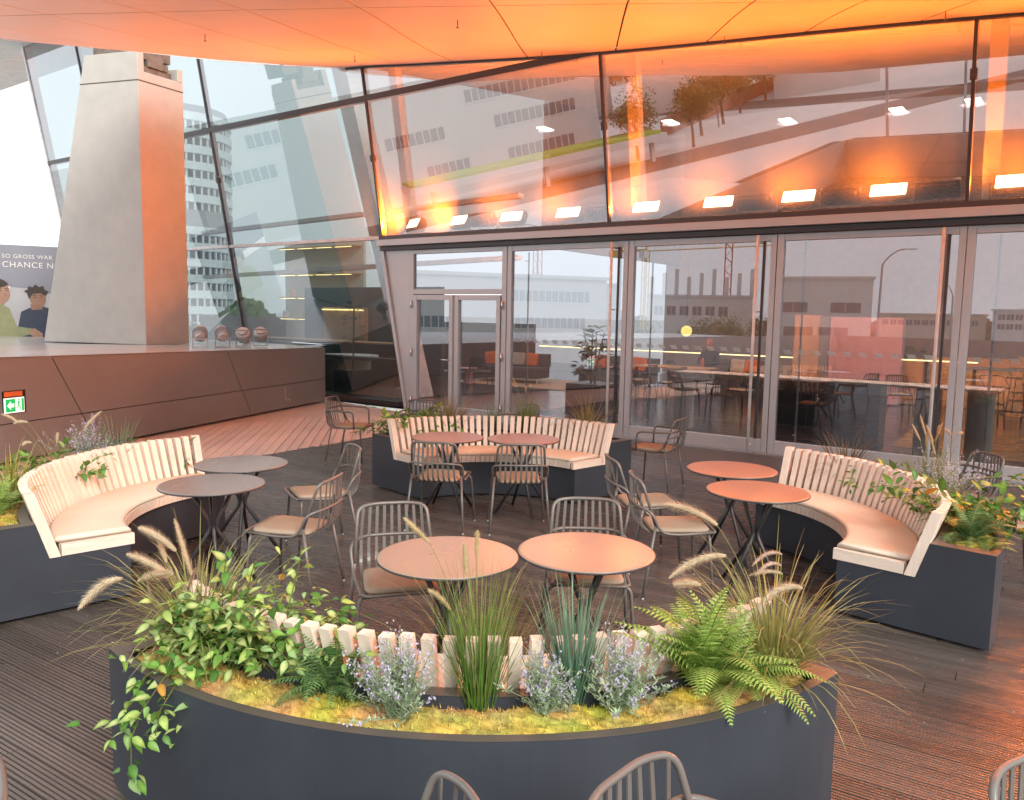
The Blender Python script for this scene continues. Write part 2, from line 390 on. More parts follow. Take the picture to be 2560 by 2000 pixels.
# canopy soffit ---------------------------------------------------
def glassy(x):
    y = 12.1477-.72693*(x-2.1577)
    for _ in range(6): y = 12.1477-.72693*(x-2.1577)-(zf(y)-3.32)*T10/.80887
    return y
EDGE = [(-9.3, 10.9), (-7.5, 12.05), (-7.0, 12.4), (-6.34, 12.93), (-5.86, 13.55), (-5.3, 14.35), (-4.3, 15.15), (-3.2, 15.35)]
def yfar(x):
    if x >= -3.2: return glassy(x)-.01
    for (x0, y0), (x1, y1) in zip(EDGE, EDGE[1:]):
        if x <= x1: return y0+(y1-y0)*(x-x0)/(x1-x0)
    return EDGE[-1][1]
LX = [-9.3, -7.9, -6.4, -4.87, -3.48, -1.95, -.33, 1.17, 2.49, 3.6, 4.7, 6.0, 7.4, 8.9]  # right end stops short, out of view, for more daylight
LK = [.45, .45, .42, .36, .28, .18, .12, .08, .03, .02, .02, .02, .02, .0, 0, 0, 0]
XL = [(-99, -4.9), (4, -4.9), (7.5, -5.4), (10, -6.9), (12.05, -7.5), (12.4, -9.3), (99, -9.3)]
def xl(y):
    for (a, b), (c, d) in zip(XL, XL[1:]):
        if y <= c: return b+(d-b)*(y-a)/(c-a)
def lx(i, y): return max(xl(y), LX[i]+LK[i]*((y-9) if y > 9 else (y-9)*.25))
def yT(x): return 9.62-.16*(x+2)
sof = MB()
for i in range(len(LX)-1):      # dark backing above the panels
    ya = 3.05  # unseen front end cut back here to admit more daylight
    rows = []
    for k in range(15):
        r = []
        for j in (0, 1):
            ii = i+j; xx = lx(ii, 12); y1 = yfar(max(-9.2, xx))-.03
            y = ya+(y1-ya)*k/14; r.append((lx(ii, y), y, zf(y)+.05))
        rows += r
    sof.add(rows+[(x_, y_, z_+.35) for x_, y_, z_ in rows], [(2*k, 2*k+1, 2*k+3, 2*k+2) for k in range(14)]+[(30+2*k+2, 30+2*k+3, 30+2*k+1, 30+2*k) for k in range(14)])
soffit = struct(sof, 'canopy', 'soffit_back')
GAP = .011
for i in range(len(LX)-1):
    def yend(u):
        y = 12.0
        for _ in range(8): xx = lx(i, y)*(1-u)+lx(i+1, y)*u; y = .5*y+.5*yfar(max(-9.25, xx))
        return y
    cuts = [lambda u: 3.0, lambda u: 6.2, lambda u: yT(LX[i]*(1-u)+LX[i+1]*u), yend]
    for a, b in zip(cuts, cuts[1:]):
        if max(lx(i+1, q)-lx(i, q) for q in (a(.5)+.02, (a(.5)+b(.5))/2, b(.5)-.02)) < .12: continue
        mb = MB(); N = 8; M = 4; top = []
        for k in range(N+1):
            for j in range(M+1):
                u = j/M; y0 = a(u)+GAP; y1 = b(u)-GAP; y = y0+(y1-y0)*k/N
                xa = lx(i, y)+GAP; xb = max(xa+.002, lx(i+1, y)-GAP); top.append((xa+(xb-xa)*u, y, zf(y)))
        n0 = len(top); low = top; hi = [(x, y, z+.025) for x, y, z in top]; W = M+1
        fs = [(k*W+j, (k+1)*W+j, (k+1)*W+j+1, k*W+j+1) for k in range(N) for j in range(M)]
        fs += [(n0+k*W+j, n0+k*W+j+1, n0+(k+1)*W+j+1, n0+(k+1)*W+j) for k in range(N) for j in range(M)]
        rim = [j for j in range(W)]+[k*W+M for k in range(1, N+1)]+[N*W+j for j in range(M-1, -1, -1)]+[k*W for k in range(N-1, 0, -1)]
        fs += [(rim[q], rim[(q+1) % len(rim)], n0+rim[(q+1) % len(rim)], n0+rim[q]) for q in range(len(rim))]
        nb = 2*N*M; mb.add(low+hi, fs[:nb]); mb.add(low+hi, fs[nb:]); o = mb.build('soffit_panel', 'soffit', soffit)
        me = o.data; me.polygons.foreach_set('use_smooth', [q < nb for q in range(len(me.polygons))])
# rolled edge of the canopy on the left and along its unseen daylight cut
pts = [V((x, y, zf(y)+.03)) for x, y in [(8.9, 3.0), (-4.9, 3.0), (-4.9, 4), (-5.4, 7.5), (-6.9, 10)]+EDGE[1:]]
g = MB()
for (p, q) in zip(pts, pts[1:]):
    d = (q-p).normalized(); n_ = V((-d.y, d.x, 0))
    prof = [(0, -.03), (.14, .0), (.26, .12), (.30, .35), (.30, .6), (0, .6)]
    g.add([p+n_*a+V((0, 0, b)) for a, b in prof]+[q+n_*a+V((0, 0, b)) for a, b in prof], [(k, k+1, 7+k, 6+k) for k in range(5)])
g.build('edge_trim', 'fascia', soffit, smooth=False)
# small sprinkler heads and hooks under the canopy
hook = MB(); hook.tube([(0, 0, .02), (0, 0, -.10)], .006, 6).tube([(-.02, 0, -.09), (.02, 0, -.09)], .005, 6); hme = hook.mesh('hook', 'chair_metal')
for hx, hy in ((-.75, 10.2), (.35, 12.3), (-4.3, 11.4), (-2.6, 13.2), (4.7, 9.2), (2.7, 10.9)): place('hook', hme, soffit, loc=(hx, hy, zf(hy)))
# upper roof band over the far end of the glass
g = MB(); fbox(g, -30, -5.0, -2.4, .6, 8.75, 9.3); struct(g, 'roof', 'fascia')

# interior --------------------------------------------------------
g = MB(); g.add([fp(-19, .62, -.02), fp(13, .0, -.02), fp(13, 16, -.02), fp(-19, 16, -.02)], [(0, 1, 2, 3)]); struct(g, 'interior_floor', 'int_floor')
g = MB(); g.add([fp(3.0, 2.2, -.014), fp(13, .2, -.014), fp(13, 16, -.014), fp(2.2, 16, -.014)], [(0, 1, 2, 3)]); struct(g, 'interior_wood_floor', 'int_wood_floor')
g = MB()
for s0 in [-6+.9*k for k in range(20)]:
    y0 = zf(fp(s0, 0, 0).y); g.add([fp(s0, -.45, y0-.02+0), fp(s0+.9, -.45, zf(fp(s0+.9, 0, 0).y)-.02), fp(s0+.9, 13, 8.0), fp(s0, 13, 8.0)], [(0, 3, 2, 1)])
struct(g, 'interior_ceiling', 'int_ceiling')
g = MB(); fbox(g, -6.5, 13, 14, 14.3, 0, 9); fbox(g, -6.2, -6.0, 6, 14, 3.6, 8.5); struct(g, 'interior_wall', 'int_wall')
g = MB(); fbox(g, -26, -8.5, 9, 9.2, 0, 1.6); struct(g, 'interior_wall_low', 'int_dark')

# ================================================================== parapet, column
E0, E1, E2, E3, E4, E5 = V((-3.96, 16.81, 0)), V((-6.12, 9.5, 0)), V((-8.6, 3.6, 0)), V((-11.4, -2.6, 0)), V((-6.0, -4.2, 0)), V((8, -8, 0))
par = thing('parapet_wall', 'long brown grey panelled parapet wall carrying the concrete column', 'wall', E0)
def seg(A, B, z0, z1, first):
    t = (B-A); Lh = t.length; t.normalize(); n_ = V((t.y, -t.x, 0))   # n_ points away from terrace
    if n_.dot(A-V((0, 5, 0))) < 0: n_ = -n_
    g = MB(); g.hexa([A+n_*.03, B+n_*.03, B+n_*.5, A+n_*.5, A+n_*.03+V((0, 0, z0-.03)), B+n_*.03+V((0, 0, z1-.03)), B+n_*.5+V((0, 0, z1-.03)), A+n_*.5+V((0, 0, z0-.03))])
    o = g.build('core', 'joint', par); o.matrix_parent_inverse = par.matrix_world.inverted()
    cuts = [-.9, 2.61, 6.16, 9.71, 13.3, 16.9, 20.5]; sl = .7; zj = .47
    def P(s, z, out): return A+t*s+n_*out+V((0, 0, z))
    for a, b in zip(cuts, cuts[1:]):
        for (za, zb) in ((.012, zj-.006), (zj+.006, None)):
            def top(s): return (z0+(z1-z0)*s/Lh) if zb is None else zb
            def at(s, z): return max(0.0, min(Lh, s+sl*z/1.2))
            q = []
            for out in (0, .028):
                for (s, lo) in ((a+.008, 1), (b-.008, 1), (b-.008, 0), (a+.008, 0)):
                    ss = at(s, za if lo else top(s)); q.append(P(ss, za if lo else top(ss), out))
            if (q[1]-q[0]).length < .05: continue
            g = MB(); g.add(q, [(0, 1, 2, 3), (7, 6, 5, 4), (0, 4, 5, 1), (1, 5, 6, 2), (2, 6, 7, 3), (3, 7, 4, 0)])
            o = g.build('panel', 'parapet', par); o.matrix_parent_inverse = par.matrix_world.inverted()
bpy.context.view_layer.update()
seg(E0, E1, 1.13, 1.28, True); seg(E1, E2, 1.28, 1.33, False); seg(E2, E3, 1.33, 1.33, False); seg(E3, E4, 1.33, 1.33, False); seg(E4, E5, 1.33, 1.33, False)
g = MB()
tp = [E0+V((0, 0, 1.135)), E1+V((0, 0, 1.285)), E2+V((0, 0, 1.335)), V((-13, 3.6, 1.30)), V((-13.5, 18, 1.2)), V((-7.2, 20, 1.12))]
g.add(tp+[p-V((0, 0, .022)) for p in tp], [tuple(range(6)), tuple(reversed(range(6, 12)))]+[(i, (i+6), (i+1) % 6+6, (i+1) % 6) for i in range(6)])
o = g.build('coping', 'parapet_top', par); o.matrix_parent_inverse = par.matrix_world.inverted()
g = MB(); g.tube([tp[0]+V((-.1, .15, .05)), tp[5]+V((0, -.1, .09))], .012, 6); o = g.build('cable_rail', 'steel', par); o.matrix_parent_inverse = par.matrix_world.inverted()
# small bent sensor rod on the wall
t_ = (E1-E0).normalized(); nn_ = V((-.959, .283, 0))
g = MB(); q0 = E0+t_*1.55-nn_*.012; g.tube([q0+V((0, 0, .42)), q0+V((0, 0, .17)), q0-t_*.17+V((0, 0, .17)), q0-t_*.17+V((0, 0, .10))], .010, 6)
o = g.build('rod', 'spot_grey', par); o.matrix_parent_inverse = par.matrix_world.inverted()

colm = thing('concrete_column', 'tapered concrete column with one orange lit face standing on the parapet', 'column', (-7.8, 16, 1.2))
Lb, Fb, Rb = V((-9.41, 16.01, 0)), V((-7.01, 15.25, 0)), V((-6.53, 16.11, 0)); Bb = Lb+Rb-Fb
def cring(z):
    k = .51*(z-1.19)/5.4
    return [Fb+V((0, 0, z)), Rb+V((0, 0, z)), Bb+(Rb-Bb)*k+V((0, 0, z)), Lb+(Fb-Lb)*k+V((0, 0, z))]
def child(mb, name, mat, par_, smooth=False):
    o = mb.build(name, mat, par_, smooth); o.matrix_parent_inverse = par_.matrix_world.inverted(); return o
bpy.context.view_layer.update()
g = MB(); g.hexa(cring(1.19)+cring(6.08)); bevel(child(g, 'shaft', 'concrete', colm), .012)
g = MB(); r0, r1 = cring(6.08), cring(6.60)
# capital with a notch in its right face
a, b, c, d = r0; a1, b1, c1, d1 = r1
def mixp(p, q, t): return p+(q-p)*t
inn = (d-a).normalized()*.55
lo = [a, b, c, d]; g.hexa([a, mixp(a, b, .14), mixp(d, c, .14), d, a1, mixp(a1, b1, .14), mixp(d1, c1, .14), d1])
zc = V((0, 0, .18))
g.hexa([mixp(a, b, .1402), b, c, mixp(d, c, .1402), mixp(a, b, .1402)+zc, b+zc, c+zc, mixp(d, c, .1402)+zc])
g.hexa([mixp(a, b, .88)+zc, b+zc, c+zc, mixp(d, c, .88)+zc, mixp(a1, b1, .88)-zc*.6, b1-zc*.6, c1-zc*.6, mixp(d1, c1, .88)-zc*.6])
bevel(child(g, 'capital', 'concrete', colm), .012)
g = MB(); g.hexa([p+V((0, 0, -.012))+(p-V((-7.9, 16.1, p.z)))*.002 for p in r0]+[p+V((0, 0, .012))+(p-V((-7.9, 16.1, p.z)))*.002 for p in r0]); child(g, 'crack', 'crack', colm)
g = MB()
for (t0, t1, z0, z1, dd) in ((.2, .8, .18, .30, .12), (.25, .7, .30, .42, .05), (.18, .62, .42, .52, .10), (.3, .55, .52, .9, .2)):
    q = [mixp(a, b, t0)+inn*dd, mixp(a, b, t1)+inn*dd, mixp(d, c, t1), mixp(d, c, t0)]; g.hexa([p+V((0, 0, z0+.004)) for p in q]+[p+V((0, 0, z1)) for p in q])
child(g, 'bearing', 'concrete_dark', colm)
g = MB(); g.hexa([V((x, y, z)) for z in (6.62, 7.6) for x, y in ((-8.0, 15.7), (-7.1, 15.5), (-6.8, 16.2), (-7.8, 16.5))]); child(g, 'bearing_block', 'concrete_dark', colm)

# ================================================================== the glass building
fac = thing('glass_facade', 'leaning glass facade with aluminium doors under the orange canopy', 'building', fp(0, 0, 0))
bpy.context.view_layer.update()
def fch(mb, name, mat, parent=None, smooth=False):
    o = mb.build(name, mat, parent or fac, smooth)
    if parent is None: o.matrix_parent_inverse = fac.matrix_world.inverted()
    else: o.matrix_parent_inverse = parent.matrix_world.inverted()
    return o
MUL = [-18.3, -15.6, -10.7, -5.8, -.85, 4.03, 8.9, 13]
def stop(s): # soffit height on the glass at s
    p = gp(s, 5.8); z = zf(p.y)
    if s < -6.4: return 6.55+(-6.4-s)*.2
    for _ in range(5): z = zf(gp(s, z).y)
    return z
for a, b in zip(MUL, MUL[1:]):
    rows = []
    if b <= -5.7:
        rows.append((0.0, 0, 3.32, 3.32, 'glass_left')); rows.append((3.32, 3.32, 5.8, 5.8, 'glass_left')); rows.append((5.8, 5.8, stop(a)+.1, stop(b)+.1, 'glass_left'))
    elif b <= -.8:
        rows.append((3.32, 3.32, 5.8, 5.8, 'glass_upper')); rows.append((5.8, 5.8, stop(a)+.05, 5.86, 'glass_upper'))
    else: rows.append((3.32, 3.32, stop(a)+.05, stop(b)+.05, 'glass_upper'))
    for (z0, z0b, z1, z1b, m) in rows:
        mb = MB(); e = .022
        mb.hexa([gp(a+e, z0+.02, -.006), gp(b-e, z0b+.02, -.006), gp(b-e, z0b+.02, .006), gp(a+e, z0+.02, .006), gp(a+e, z1-.02, -.006), gp(b-e, z1b-.02, -.006), gp(b-e, z1b-.02, .006), gp(a+e, z1-.02, .006)])
        fch(mb, 'pane', m)
for s in MUL[1:-1]:
    z0 = 0 if s < -5.9 else 3.3
    mb = MB(); gbox(mb, s-.020, s+.020, -.03, .10, z0, stop(s)+.1); fch(mb, 'mullion', 'alu_dark')
    zc_ = 4.75; mb = MB(); gbox(mb, s-.035, s+.035, -.05, .02, zc_-.06, zc_+.06); fch(mb, 'clamp', 'alu_dark')
mb = MB(); gbox(mb, -18.36, -18.28, -.03, .2, 0, 9); fch(mb, 'mullion', 'post')
mb = MB(); gbox(mb, -18.28, -.85, -.035, .09, 5.755, 5.85); fch(mb, 'transom', 'alu_dark')
mb = MB(); gbox(mb, -18.28, -5.82, -.03, .09, 3.285, 3.345); fch(mb, 'transom', 'post')
for s in (-5.66, -.68, 4.20, 9.1):      # inner steel posts behind the mullions
    mb = MB(); gbox(mb, s-.09, s+.09, .62, .80, 3.34, stop(s)+.3); fch(mb, 'post', 'post')
for s, s2 in ((-6.9, -8.1), ):      # leaning struts inside the left part
    mb = MB(); mb.hexa([fp(s-.2, 2.0, 0), fp(s+.2, 2.0, 0), fp(s+.2, 2.5, 0), fp(s-.2, 2.5, 0), fp(s2-.2, -.0, 10), fp(s2+.2, -.0, 10), fp(s2+.2, .5, 10), fp(s2-.2, .5, 10)]); fch(mb, 'strut', 'post')
for z in (2.9, 4.3):
    mb = MB(); mb.hexa([fp(-18, 4, z-.05), fp(-5.5, 4, z+.25), fp(-5.5, 4.2, z+.25), fp(-18, 4.2, z-.05), fp(-18, 4, z+.06), fp(-5.5, 4, z+.36), fp(-5.5, 4.2, z+.36), fp(-18, 4.2, z+.06)]); fch(mb, 'beam', 'post')
# seal between glass and canopy
mb = MB()
for k in range(28):
    s0 = -6.2+k*.6; s1 = s0+.6
    mb.hexa([gp(s0, stop(s0)-.035, -.05), gp(s1, stop(s1)-.035, -.05), gp(s1, stop(s1)-.035, .03), gp(s0, stop(s0)-.035, .03), gp(s0, stop(s0)+.03, -.05), gp(s1, stop(s1)+.03, -.05), gp(s1, stop(s1)+.03, .03), gp(s0, stop(s0)+.03, .03)])
fch(mb, 'seal', 'alu_dark')
# header over the doors
for (d0, d1, z0, z1, m) in ((-.10, .5, 3.262, 3.34, 'alu_dark'), (-.16, .45, 3.145, 3.26, 'alu'), (-.07, .45, 3.062, 3.143, 'alu_dark')):
    mb = MB(); fbox(mb, -5.82, 13, d0, d1, z0, z1); bevel(fch(mb, 'header', m), .006)
mb = MB(); fbox(mb, -5.75, 13, .502, 1.0, 3.24, 3.338); fch(mb, 'ledge', 'alu_dark')
# slanting jamb between the leaning glass and the door wall
def js(z): return -5.14-.64*z/3.06
mb = MB(); mb.hexa([fp(js(0), .0, 0), fp(-5.10, .0, 0), fp(-5.10, .06, 0), fp(js(0), .06, 0), fp(js(3.06), .0, 3.06), fp(-5.10, .0, 3.06), fp(-5.10, .06, 3.06), fp(js(3.06), .06, 3.06)]); fch(mb, 'jamb', 'alu')
mb = MB(); mb.hexa([fp(js(0)-.03, -.05, 0), fp(js(0)+.03, -.05, 0), fp(js(0)+.03, .07, 0), fp(js(0)-.03, .07, 0), fp(js(3.06)-.04, -.05, 3.06), fp(js(3.06)+.04, -.05, 3.06), fp(js(3.06)+.04, .07, 3.06), fp(js(3.06)-.04, .07, 3.06)]); fch(mb, 'jamb_edge', 'alu')
mb = MB(); mb.add([fp(js(0), .07, 0), gp(-5.8, 0, .0), gp(-5.8, 3.06, .0), fp(js(3.06), .07, 3.06), fp(js(0)+.02, .07, 0), gp(-5.78, 0, .03), gp(-5.78, 3.06, .03), fp(js(3.06)+.02, .07, 3.06)], [(0, 1, 2, 3), (7, 6, 5, 4), (0, 4, 5, 1), (2, 6, 7, 3)]); fch(mb, 'cheek', 'alu')
mb = MB(); fbox(mb, -5.1, 13, -.06, .14, 0, .022); fch(mb, 'threshold', 'steel')
def rail(s0, s1, z0, z1, par_, d0=0.0, d1=.09, m='alu', name='frame'):
    mb = MB(); fbox(mb, s0, s1, d0, d1, z0, z1); return bevel(fch(mb, name, m, par_), .004)
def pane(s0, s1, z0, z1, par_, m='glass_door'):
    mb = MB(); fbox(mb, s0, s1, .040, .052, z0, z1); return fch(mb, 'pane', m, par_)
def emptyp(name, s):
    o = bpy.data.objects.new(name, None); col.objects.link(o); o.empty_display_size = .1; o.parent = fac; o.location = TF*s; bpy.context.view_layer.update(); return o
JT = [-2.82, -.50, 1.78, 4.06, 6.34, 8.62]
rng = random.Random(5)
for a, b in zip(JT, JT[1:]):
    dr = emptyp('door', a)
    rail(a+.006, a+.095, .022, 3.055, dr); rail(b-.085, b-.006, .022, 3.055, dr)
    rail(a+.097, b-.087, .022, .20, dr, .004, .086); rail(a+.097, b-.087, 2.965, 3.055, dr, .004, .086)
    pane(a+.095, b-.085, .20, 2.965, dr)
    hs = b-.235
    mb = MB(); mb.tube([fp(hs, -.11, .05), fp(hs, -.11, 3.04)], .021, 12)
    for z in (.12, 1.1, 2.0, 2.95): mb.tube([fp(hs, -.11, z), fp(hs, .04, z)], .010, 8)
    fch(mb, 'handle', 'white', dr, True)
    rail(hs+.028, hs+.062, .20, 2.965, dr, .034, .060, 'alu_dark', 'stile_reflection')  # dark strip stands in for the stile mirrored behind the handle
    mb = MB(); mb.tube([fp(a+.34, .16, .2), fp(a+.34, .16, 2.95)], .014, 8)
    for z in (.3, 2.8): mb.tube([fp(a+.34, .05, z), fp(a+.34, .16, z)], .008, 6)
    fch(mb, 'inner_handle', 'white', dr, True)
    for k in range(11):
        s0 = a+.14+k*.195
        if s0+.13 > b-.09: break
        mb = MB(); mb.hexa([fp(s0+.03, .036, 1.425), fp(s0+.13, .036, 1.425), fp(s0+.13, .0385, 1.425), fp(s0+.03, .0385, 1.425), fp(s0, .036, 1.485), fp(s0+.10, .036, 1.485), fp(s0+.10, .0385, 1.485), fp(s0, .0385, 1.485)]); fch(mb, 'safety_marking', 'film', dr) if 'film' in MATS else fch(mb, 'safety_marking', 'white', dr)
# double side door with transom light
sdr = emptyp('side_door', -5.1)
for (s0, s1, z0, z1) in ((-5.10, -5.0, .022, 3.055), (-2.93, -2.83, .022, 3.055), (-5.0, -2.93, 2.98, 3.055), (-5.0, -2.93, 2.24, 2.33)): rail(s0, s1, z0, z1, sdr)
for (s0, s1) in ((-4.985, -4.02), (-3.97, -2.945)):
    rail(s0, s0+.085, .03, 2.225, sdr, -.02, .07); rail(s1-.085, s1, .03, 2.225, sdr, -.02, .07); rail(s0+.087, s1-.087, .03, .19, sdr, -.018, .07); rail(s0+.087, s1-.087, 2.135, 2.225, sdr, -.018, .07)
    pane(s0+.085, s1-.085, .19, 2.135, sdr)
pane(-5.0, -2.93, 2.33, 2.98, sdr)
mb = MB(); mb.tube([fp(-4.07, -.02, 1.05), fp(-4.07, -.09, 1.05), fp(-4.24, -.09, 1.05)], .011, 8); fch(mb, 'handle', 'steel', sdr, True)
for s in (-5.03, -2.90):
    for z in (.25, 1.15, 2.05): mb = MB(); mb.tube([fp(s, -.03, z-.07), fp(s, -.03, z+.07)], .016, 8); fch(mb, 'hinge', 'steel', sdr, True)
# sill and rail of the left glass
mb = MB(); gbox(mb, -18.3, -5.82, -.12, .3, 0, .10); fch(mb, 'sill', 'stone_dark')
mb = MB(); fbox(mb, -12, -5.85, .75, 1.0, .86, .93); fch(mb, 'inner_ledge', 'int_dark')

# ================================================================== orange flood lights behind the glass
def flood(s, z, lit, label, group):
    t = thing('flood_light', label, 'light', fp(s, .34, 3.345), math.atan2(TF.y, TF.x), group)   # local x along facade, -y outwards
    R = Matrix.Rotation(rad(-28), 4, 'X')    # tilted up
    h = MB(); h.box(-.25, .25, -.03, .10, .0, .23); h.box(-.21, .21, .10, .14, .03, .20)
    for k in range(7): h.box(-.20+k*.06, -.185+k*.06, .14, .17, .03, .20)
    o = h.build('housing', 'fixture', t, loc=(0, 0, .14), rot=(rad(-28) if lit else rad(-8), 0, 0)); bevel(o, .006)
    b = MB(); b.tube([(-.27, .03, .26), (-.27, .03, .0), (.27, .03, .0), (.27, .03, .26)], .010, 6); b.build('bracket', 'fixture', t)
    if lit:
        g = MB(); g.box(-.215, .215, -.040, -.032, .03, .20); p = g.build('led_panel', 'led_panel', t, loc=(0, 0, .14), rot=(rad(-28), 0, 0))
        ld = bpy.data.lights.new('flood', 'AREA'); ld.shape = 'RECTANGLE'; ld.size = .42; ld.size_y = .16; ld.energy = FLOOD_W; ld.color = (1.0, .20, .010); ld.spread = rad(140)
        lo = bpy.data.objects.new('flood_lamp', ld); col.objects.link(lo); lo.parent = t
        c = V((0, 0, .14))+Matrix.Rotation(rad(-28), 3, 'X')@V((0, -.05, .10)); lo.location = c; lo.rotation_euler = (rad(-(90+38)), 0, 0)
    else:
        g = MB(); g.box(-.215, .215, -.036, -.031, .03, .20); g.build('lens', 'int_black', t, loc=(0, 0, .14), rot=(rad(-8), 0, 0))
    return t
FLOOD_W = 255
LS = [-5.36, -4.22, -3.02, -1.85, -.42, .76, 1.92, 3.07, 4.49, 5.65, 6.82, 8.0]
desc = ['orange flood light glowing beside the leftmost leaning mullion above the side door', 'second glowing orange flood light from the left on the ledge',
        'third glowing orange flood light from the left on the ledge', 'fourth glowing orange flood light, just left of the middle mullion', 'fifth glowing orange flood light, just right of the middle mullion',
        'sixth glowing orange flood light from the left on the ledge', 'seventh glowing orange flood light from the left, third from the right', 'glowing orange flood light just left of the right hand mullion', 'glowing orange flood light cut by the right picture edge', 'glowing orange flood light next beyond the right picture edge', 'second glowing orange flood light beyond the right picture edge', 'last glowing orange flood light of the row, far right']
for i, (s, l) in enumerate(zip(LS, desc)):
    t = flood(s, 0, True, l, 'orange flood lights on the ledge')
    if i < 2:
        t.rotation_euler.z -= rad((22, 14)[i])
        for ch in t.children:
            if ch.type == 'LIGHT': ch.data.energy *= 3.3; ch.data.spread = rad(120); ch.rotation_euler.x = rad(-(90+20)); ch.rotation_euler.z = rad(-12)
for o in list(bpy.data.objects):
    if o.type == 'LIGHT' and o.name.startswith('flood_lamp') and o.parent and 'beyond' in o.parent['label'] or (o.type == 'LIGHT' and o.parent and 'far right' in o.parent['label']): o.rotation_euler.x = rad(-(90-8)); o.data.energy *= 2.6
for s, l in ((-3.62, 'dark flood light seen from behind, between the second and third glowing lights'), (-1.2, 'dark flood light seen from behind, right of the fourth glowing light'), (1.33, 'dark flood light seen from behind, between the sixth and seventh glowing lights'), (2.5, 'dark flood light seen from behind, between the seventh and eighth glowing lights'), (3.66, 'dark flood light seen from behind, against the right hand mullion')):
    t = flood(s, 0, True, l, 'flood lights turned to the inside'); t.rotation_euler.z += pi; t.location = fp(s, .42, 3.345)
    for ch in t.children:
        if ch.type == 'LIGHT': ch.rotation_euler.x = rad(-(90+42)); ch.data.energy *= .75
g = MB(); rng = random.Random(11); pts = []
s = -5.6
while s < 5.2:
    pts.append(fp(s,   .20+rng.uniform(-.08, .06), 3.352+abs(rng.gauss(0, .03)))); s += .09+rng.random()*.12
g.tube(pts, .008, 5)
for k in range(26):
    c = fp(rng.uniform(-5.3, 4.9), .18+rng.uniform(-.03, .05), 3.352); n_ = 10; rr = rng.uniform(.06, .12)
    g.tube([c+TF*rr*cos(2*pi*i/n_*1.3)+V((0, 0, .01+.06*(1+sin(2*pi*i/n_*1.3))))-NO*.03*sin(i) for i in range(n_)], .006, 5)
tag(g.build('power_cable', 'cable', smooth=True), 'black power cables tangled along the ledge under the flood lights', 'cable')

# four grey spotlights on the parapet
def spot(x, y, rz, tilt, label):
    t = thing('spotlight', label, 'spotlight', (x, y, 1.19), rz, 'grey spotlights on the parapet'); t.scale = (.8, .8, .8)
    b = MB(); b.box(-.16, .16, -.06, .06, 0, .02); b.box(-.17, -.15, -.03, .03, 0, .26); b.box(.15, .17, -.03, .03, 0, .26); b.build('bracket', 'spot_grey', t)
    h = MB(); h.lathe([(.001, -.16), (.10, -.16), (.11, -.10), (.145, -.08), (.15, .16), (.135, .16), (.13, .10), (.001, .10)], 24)
    for k in range(10):
        a = pi*k/9
        h.box(-.15, .15, -.005, .005, -.2, -.16) if k == 0 else None
    hd = h.build('head', 'spot_grey', t, smooth=False, loc=(0, 0, .30), rot=(tilt, 0, 0))
    f = MB()
    for k in range(9): f.lathe([(.152, -.06+k*.018), (.165, -.058+k*.018), (.152, -.052+k*.018)], 20)
    f.build('cooling_fin', 'spot_grey', hd)
    return t
spot(-5.72, 14.6, rad(20), rad(-55), 'leftmost drum shaped grey spotlight on the parapet')
spot(-5.42, 14.9, rad(30), rad(-60), 'second drum shaped grey spotlight from the left on the parapet')
spot(-5.12, 15.15, rad(10), rad(-125), 'third grey spotlight from the left, turned to the building')
spot(-4.93, 15.6, rad(15), rad(-130), 'rightmost grey spotlight on the parapet')

# exit sign in the parapet
ts = (E1-E0).normalized(); ex = E0+ts*7.46+V((0, 0, .72)); arz = math.atan2(-ts.y, -ts.x)
sg = thing('exit_sign', 'green emergency exit sign with arrow and running figure in the wall', 'sign', ex-V((0, 0, .17)), arz)
def sb(name, m, x0, x1, z0, z1, y0, y1): g = MB(); g.box(x0, x1, y0, y1, z0, z1); return g.build(name, m, sg)
sb('recess', 'joint', -.16, .16, .04, .32, -.006, .0)
sb('lamp_cover', 'orange_fabric', -.14, .11, .25, .31, -.014, -.007)
face = sb('sign_face', 'sign_white', -.15, .13, .05, .235, -.016, -.008)
g = MB(); g.box(-.13, .0, -.020, -.0165, .065, .22); g.build('green_panel', 'sign_green', sg)
g = MB(); y0, y1 = -.024, -.0205
ar = [(-.115, .142), (-.065, .195), (-.065, .165), (-.02, .165), (-.02, .12), (-.065, .12), (-.065, .09)]
g.add([(x, y0, z) for x, z in ar]+[(x, y1, z) for x, z in ar], [tuple(range(7)), tuple(reversed(range(7, 14)))]+[(i, i+7, (i+1) % 7+7, (i+1) % 7) for i in range(7)]); g.build('arrow', 'sign_white', sg)
g = MB(); g.box(.09, .12, -.020, -.0165, .065, .22); g.build('door_symbol', 'sign_green', sg)
g = MB()
for a, b, w in (((.050, .195), (.046, .145), .018), ((.046, .145), (.030, .115), .012), ((.030, .115), (.012, .110), .010), ((.046, .145), (.066, .115), .012), ((.066, .115), (.070, .085), .010), ((.050, .185), (.028, .165), .009), ((.052, .185), (.074, .165), .009)):
    A = V((a[0], -.018, a[1])); B = V((b[0], -.018, b[1])); d = (B-A).normalized(); n_ = V((d.z, 0, -d.x))*w/2
    g.add([A-n_-V((0, .002, 0)), B-n_-V((0, .002, 0)), B+n_-V((0, .002, 0)), A+n_-V((0, .002, 0))], [(0, 1, 2, 3)])
g.lathe([(.001, 0), (.010, 0)], 10) if False else None
g.add([(.054+.011*cos(k*pi/5), -.020, .208+.011*sin(k*pi/5)) for k in range(10)], [tuple(range(10))]); g.build('running_figure', 'sign_green', sg)

# banner beyond the parapet: flat printed picture with lettering and two figures
bn = thing('banner', 'large printed banner with two smiling young men and white lettering', 'banner', (-12.3, 18.2, 1.03), math.atan2(.65, 1.10))
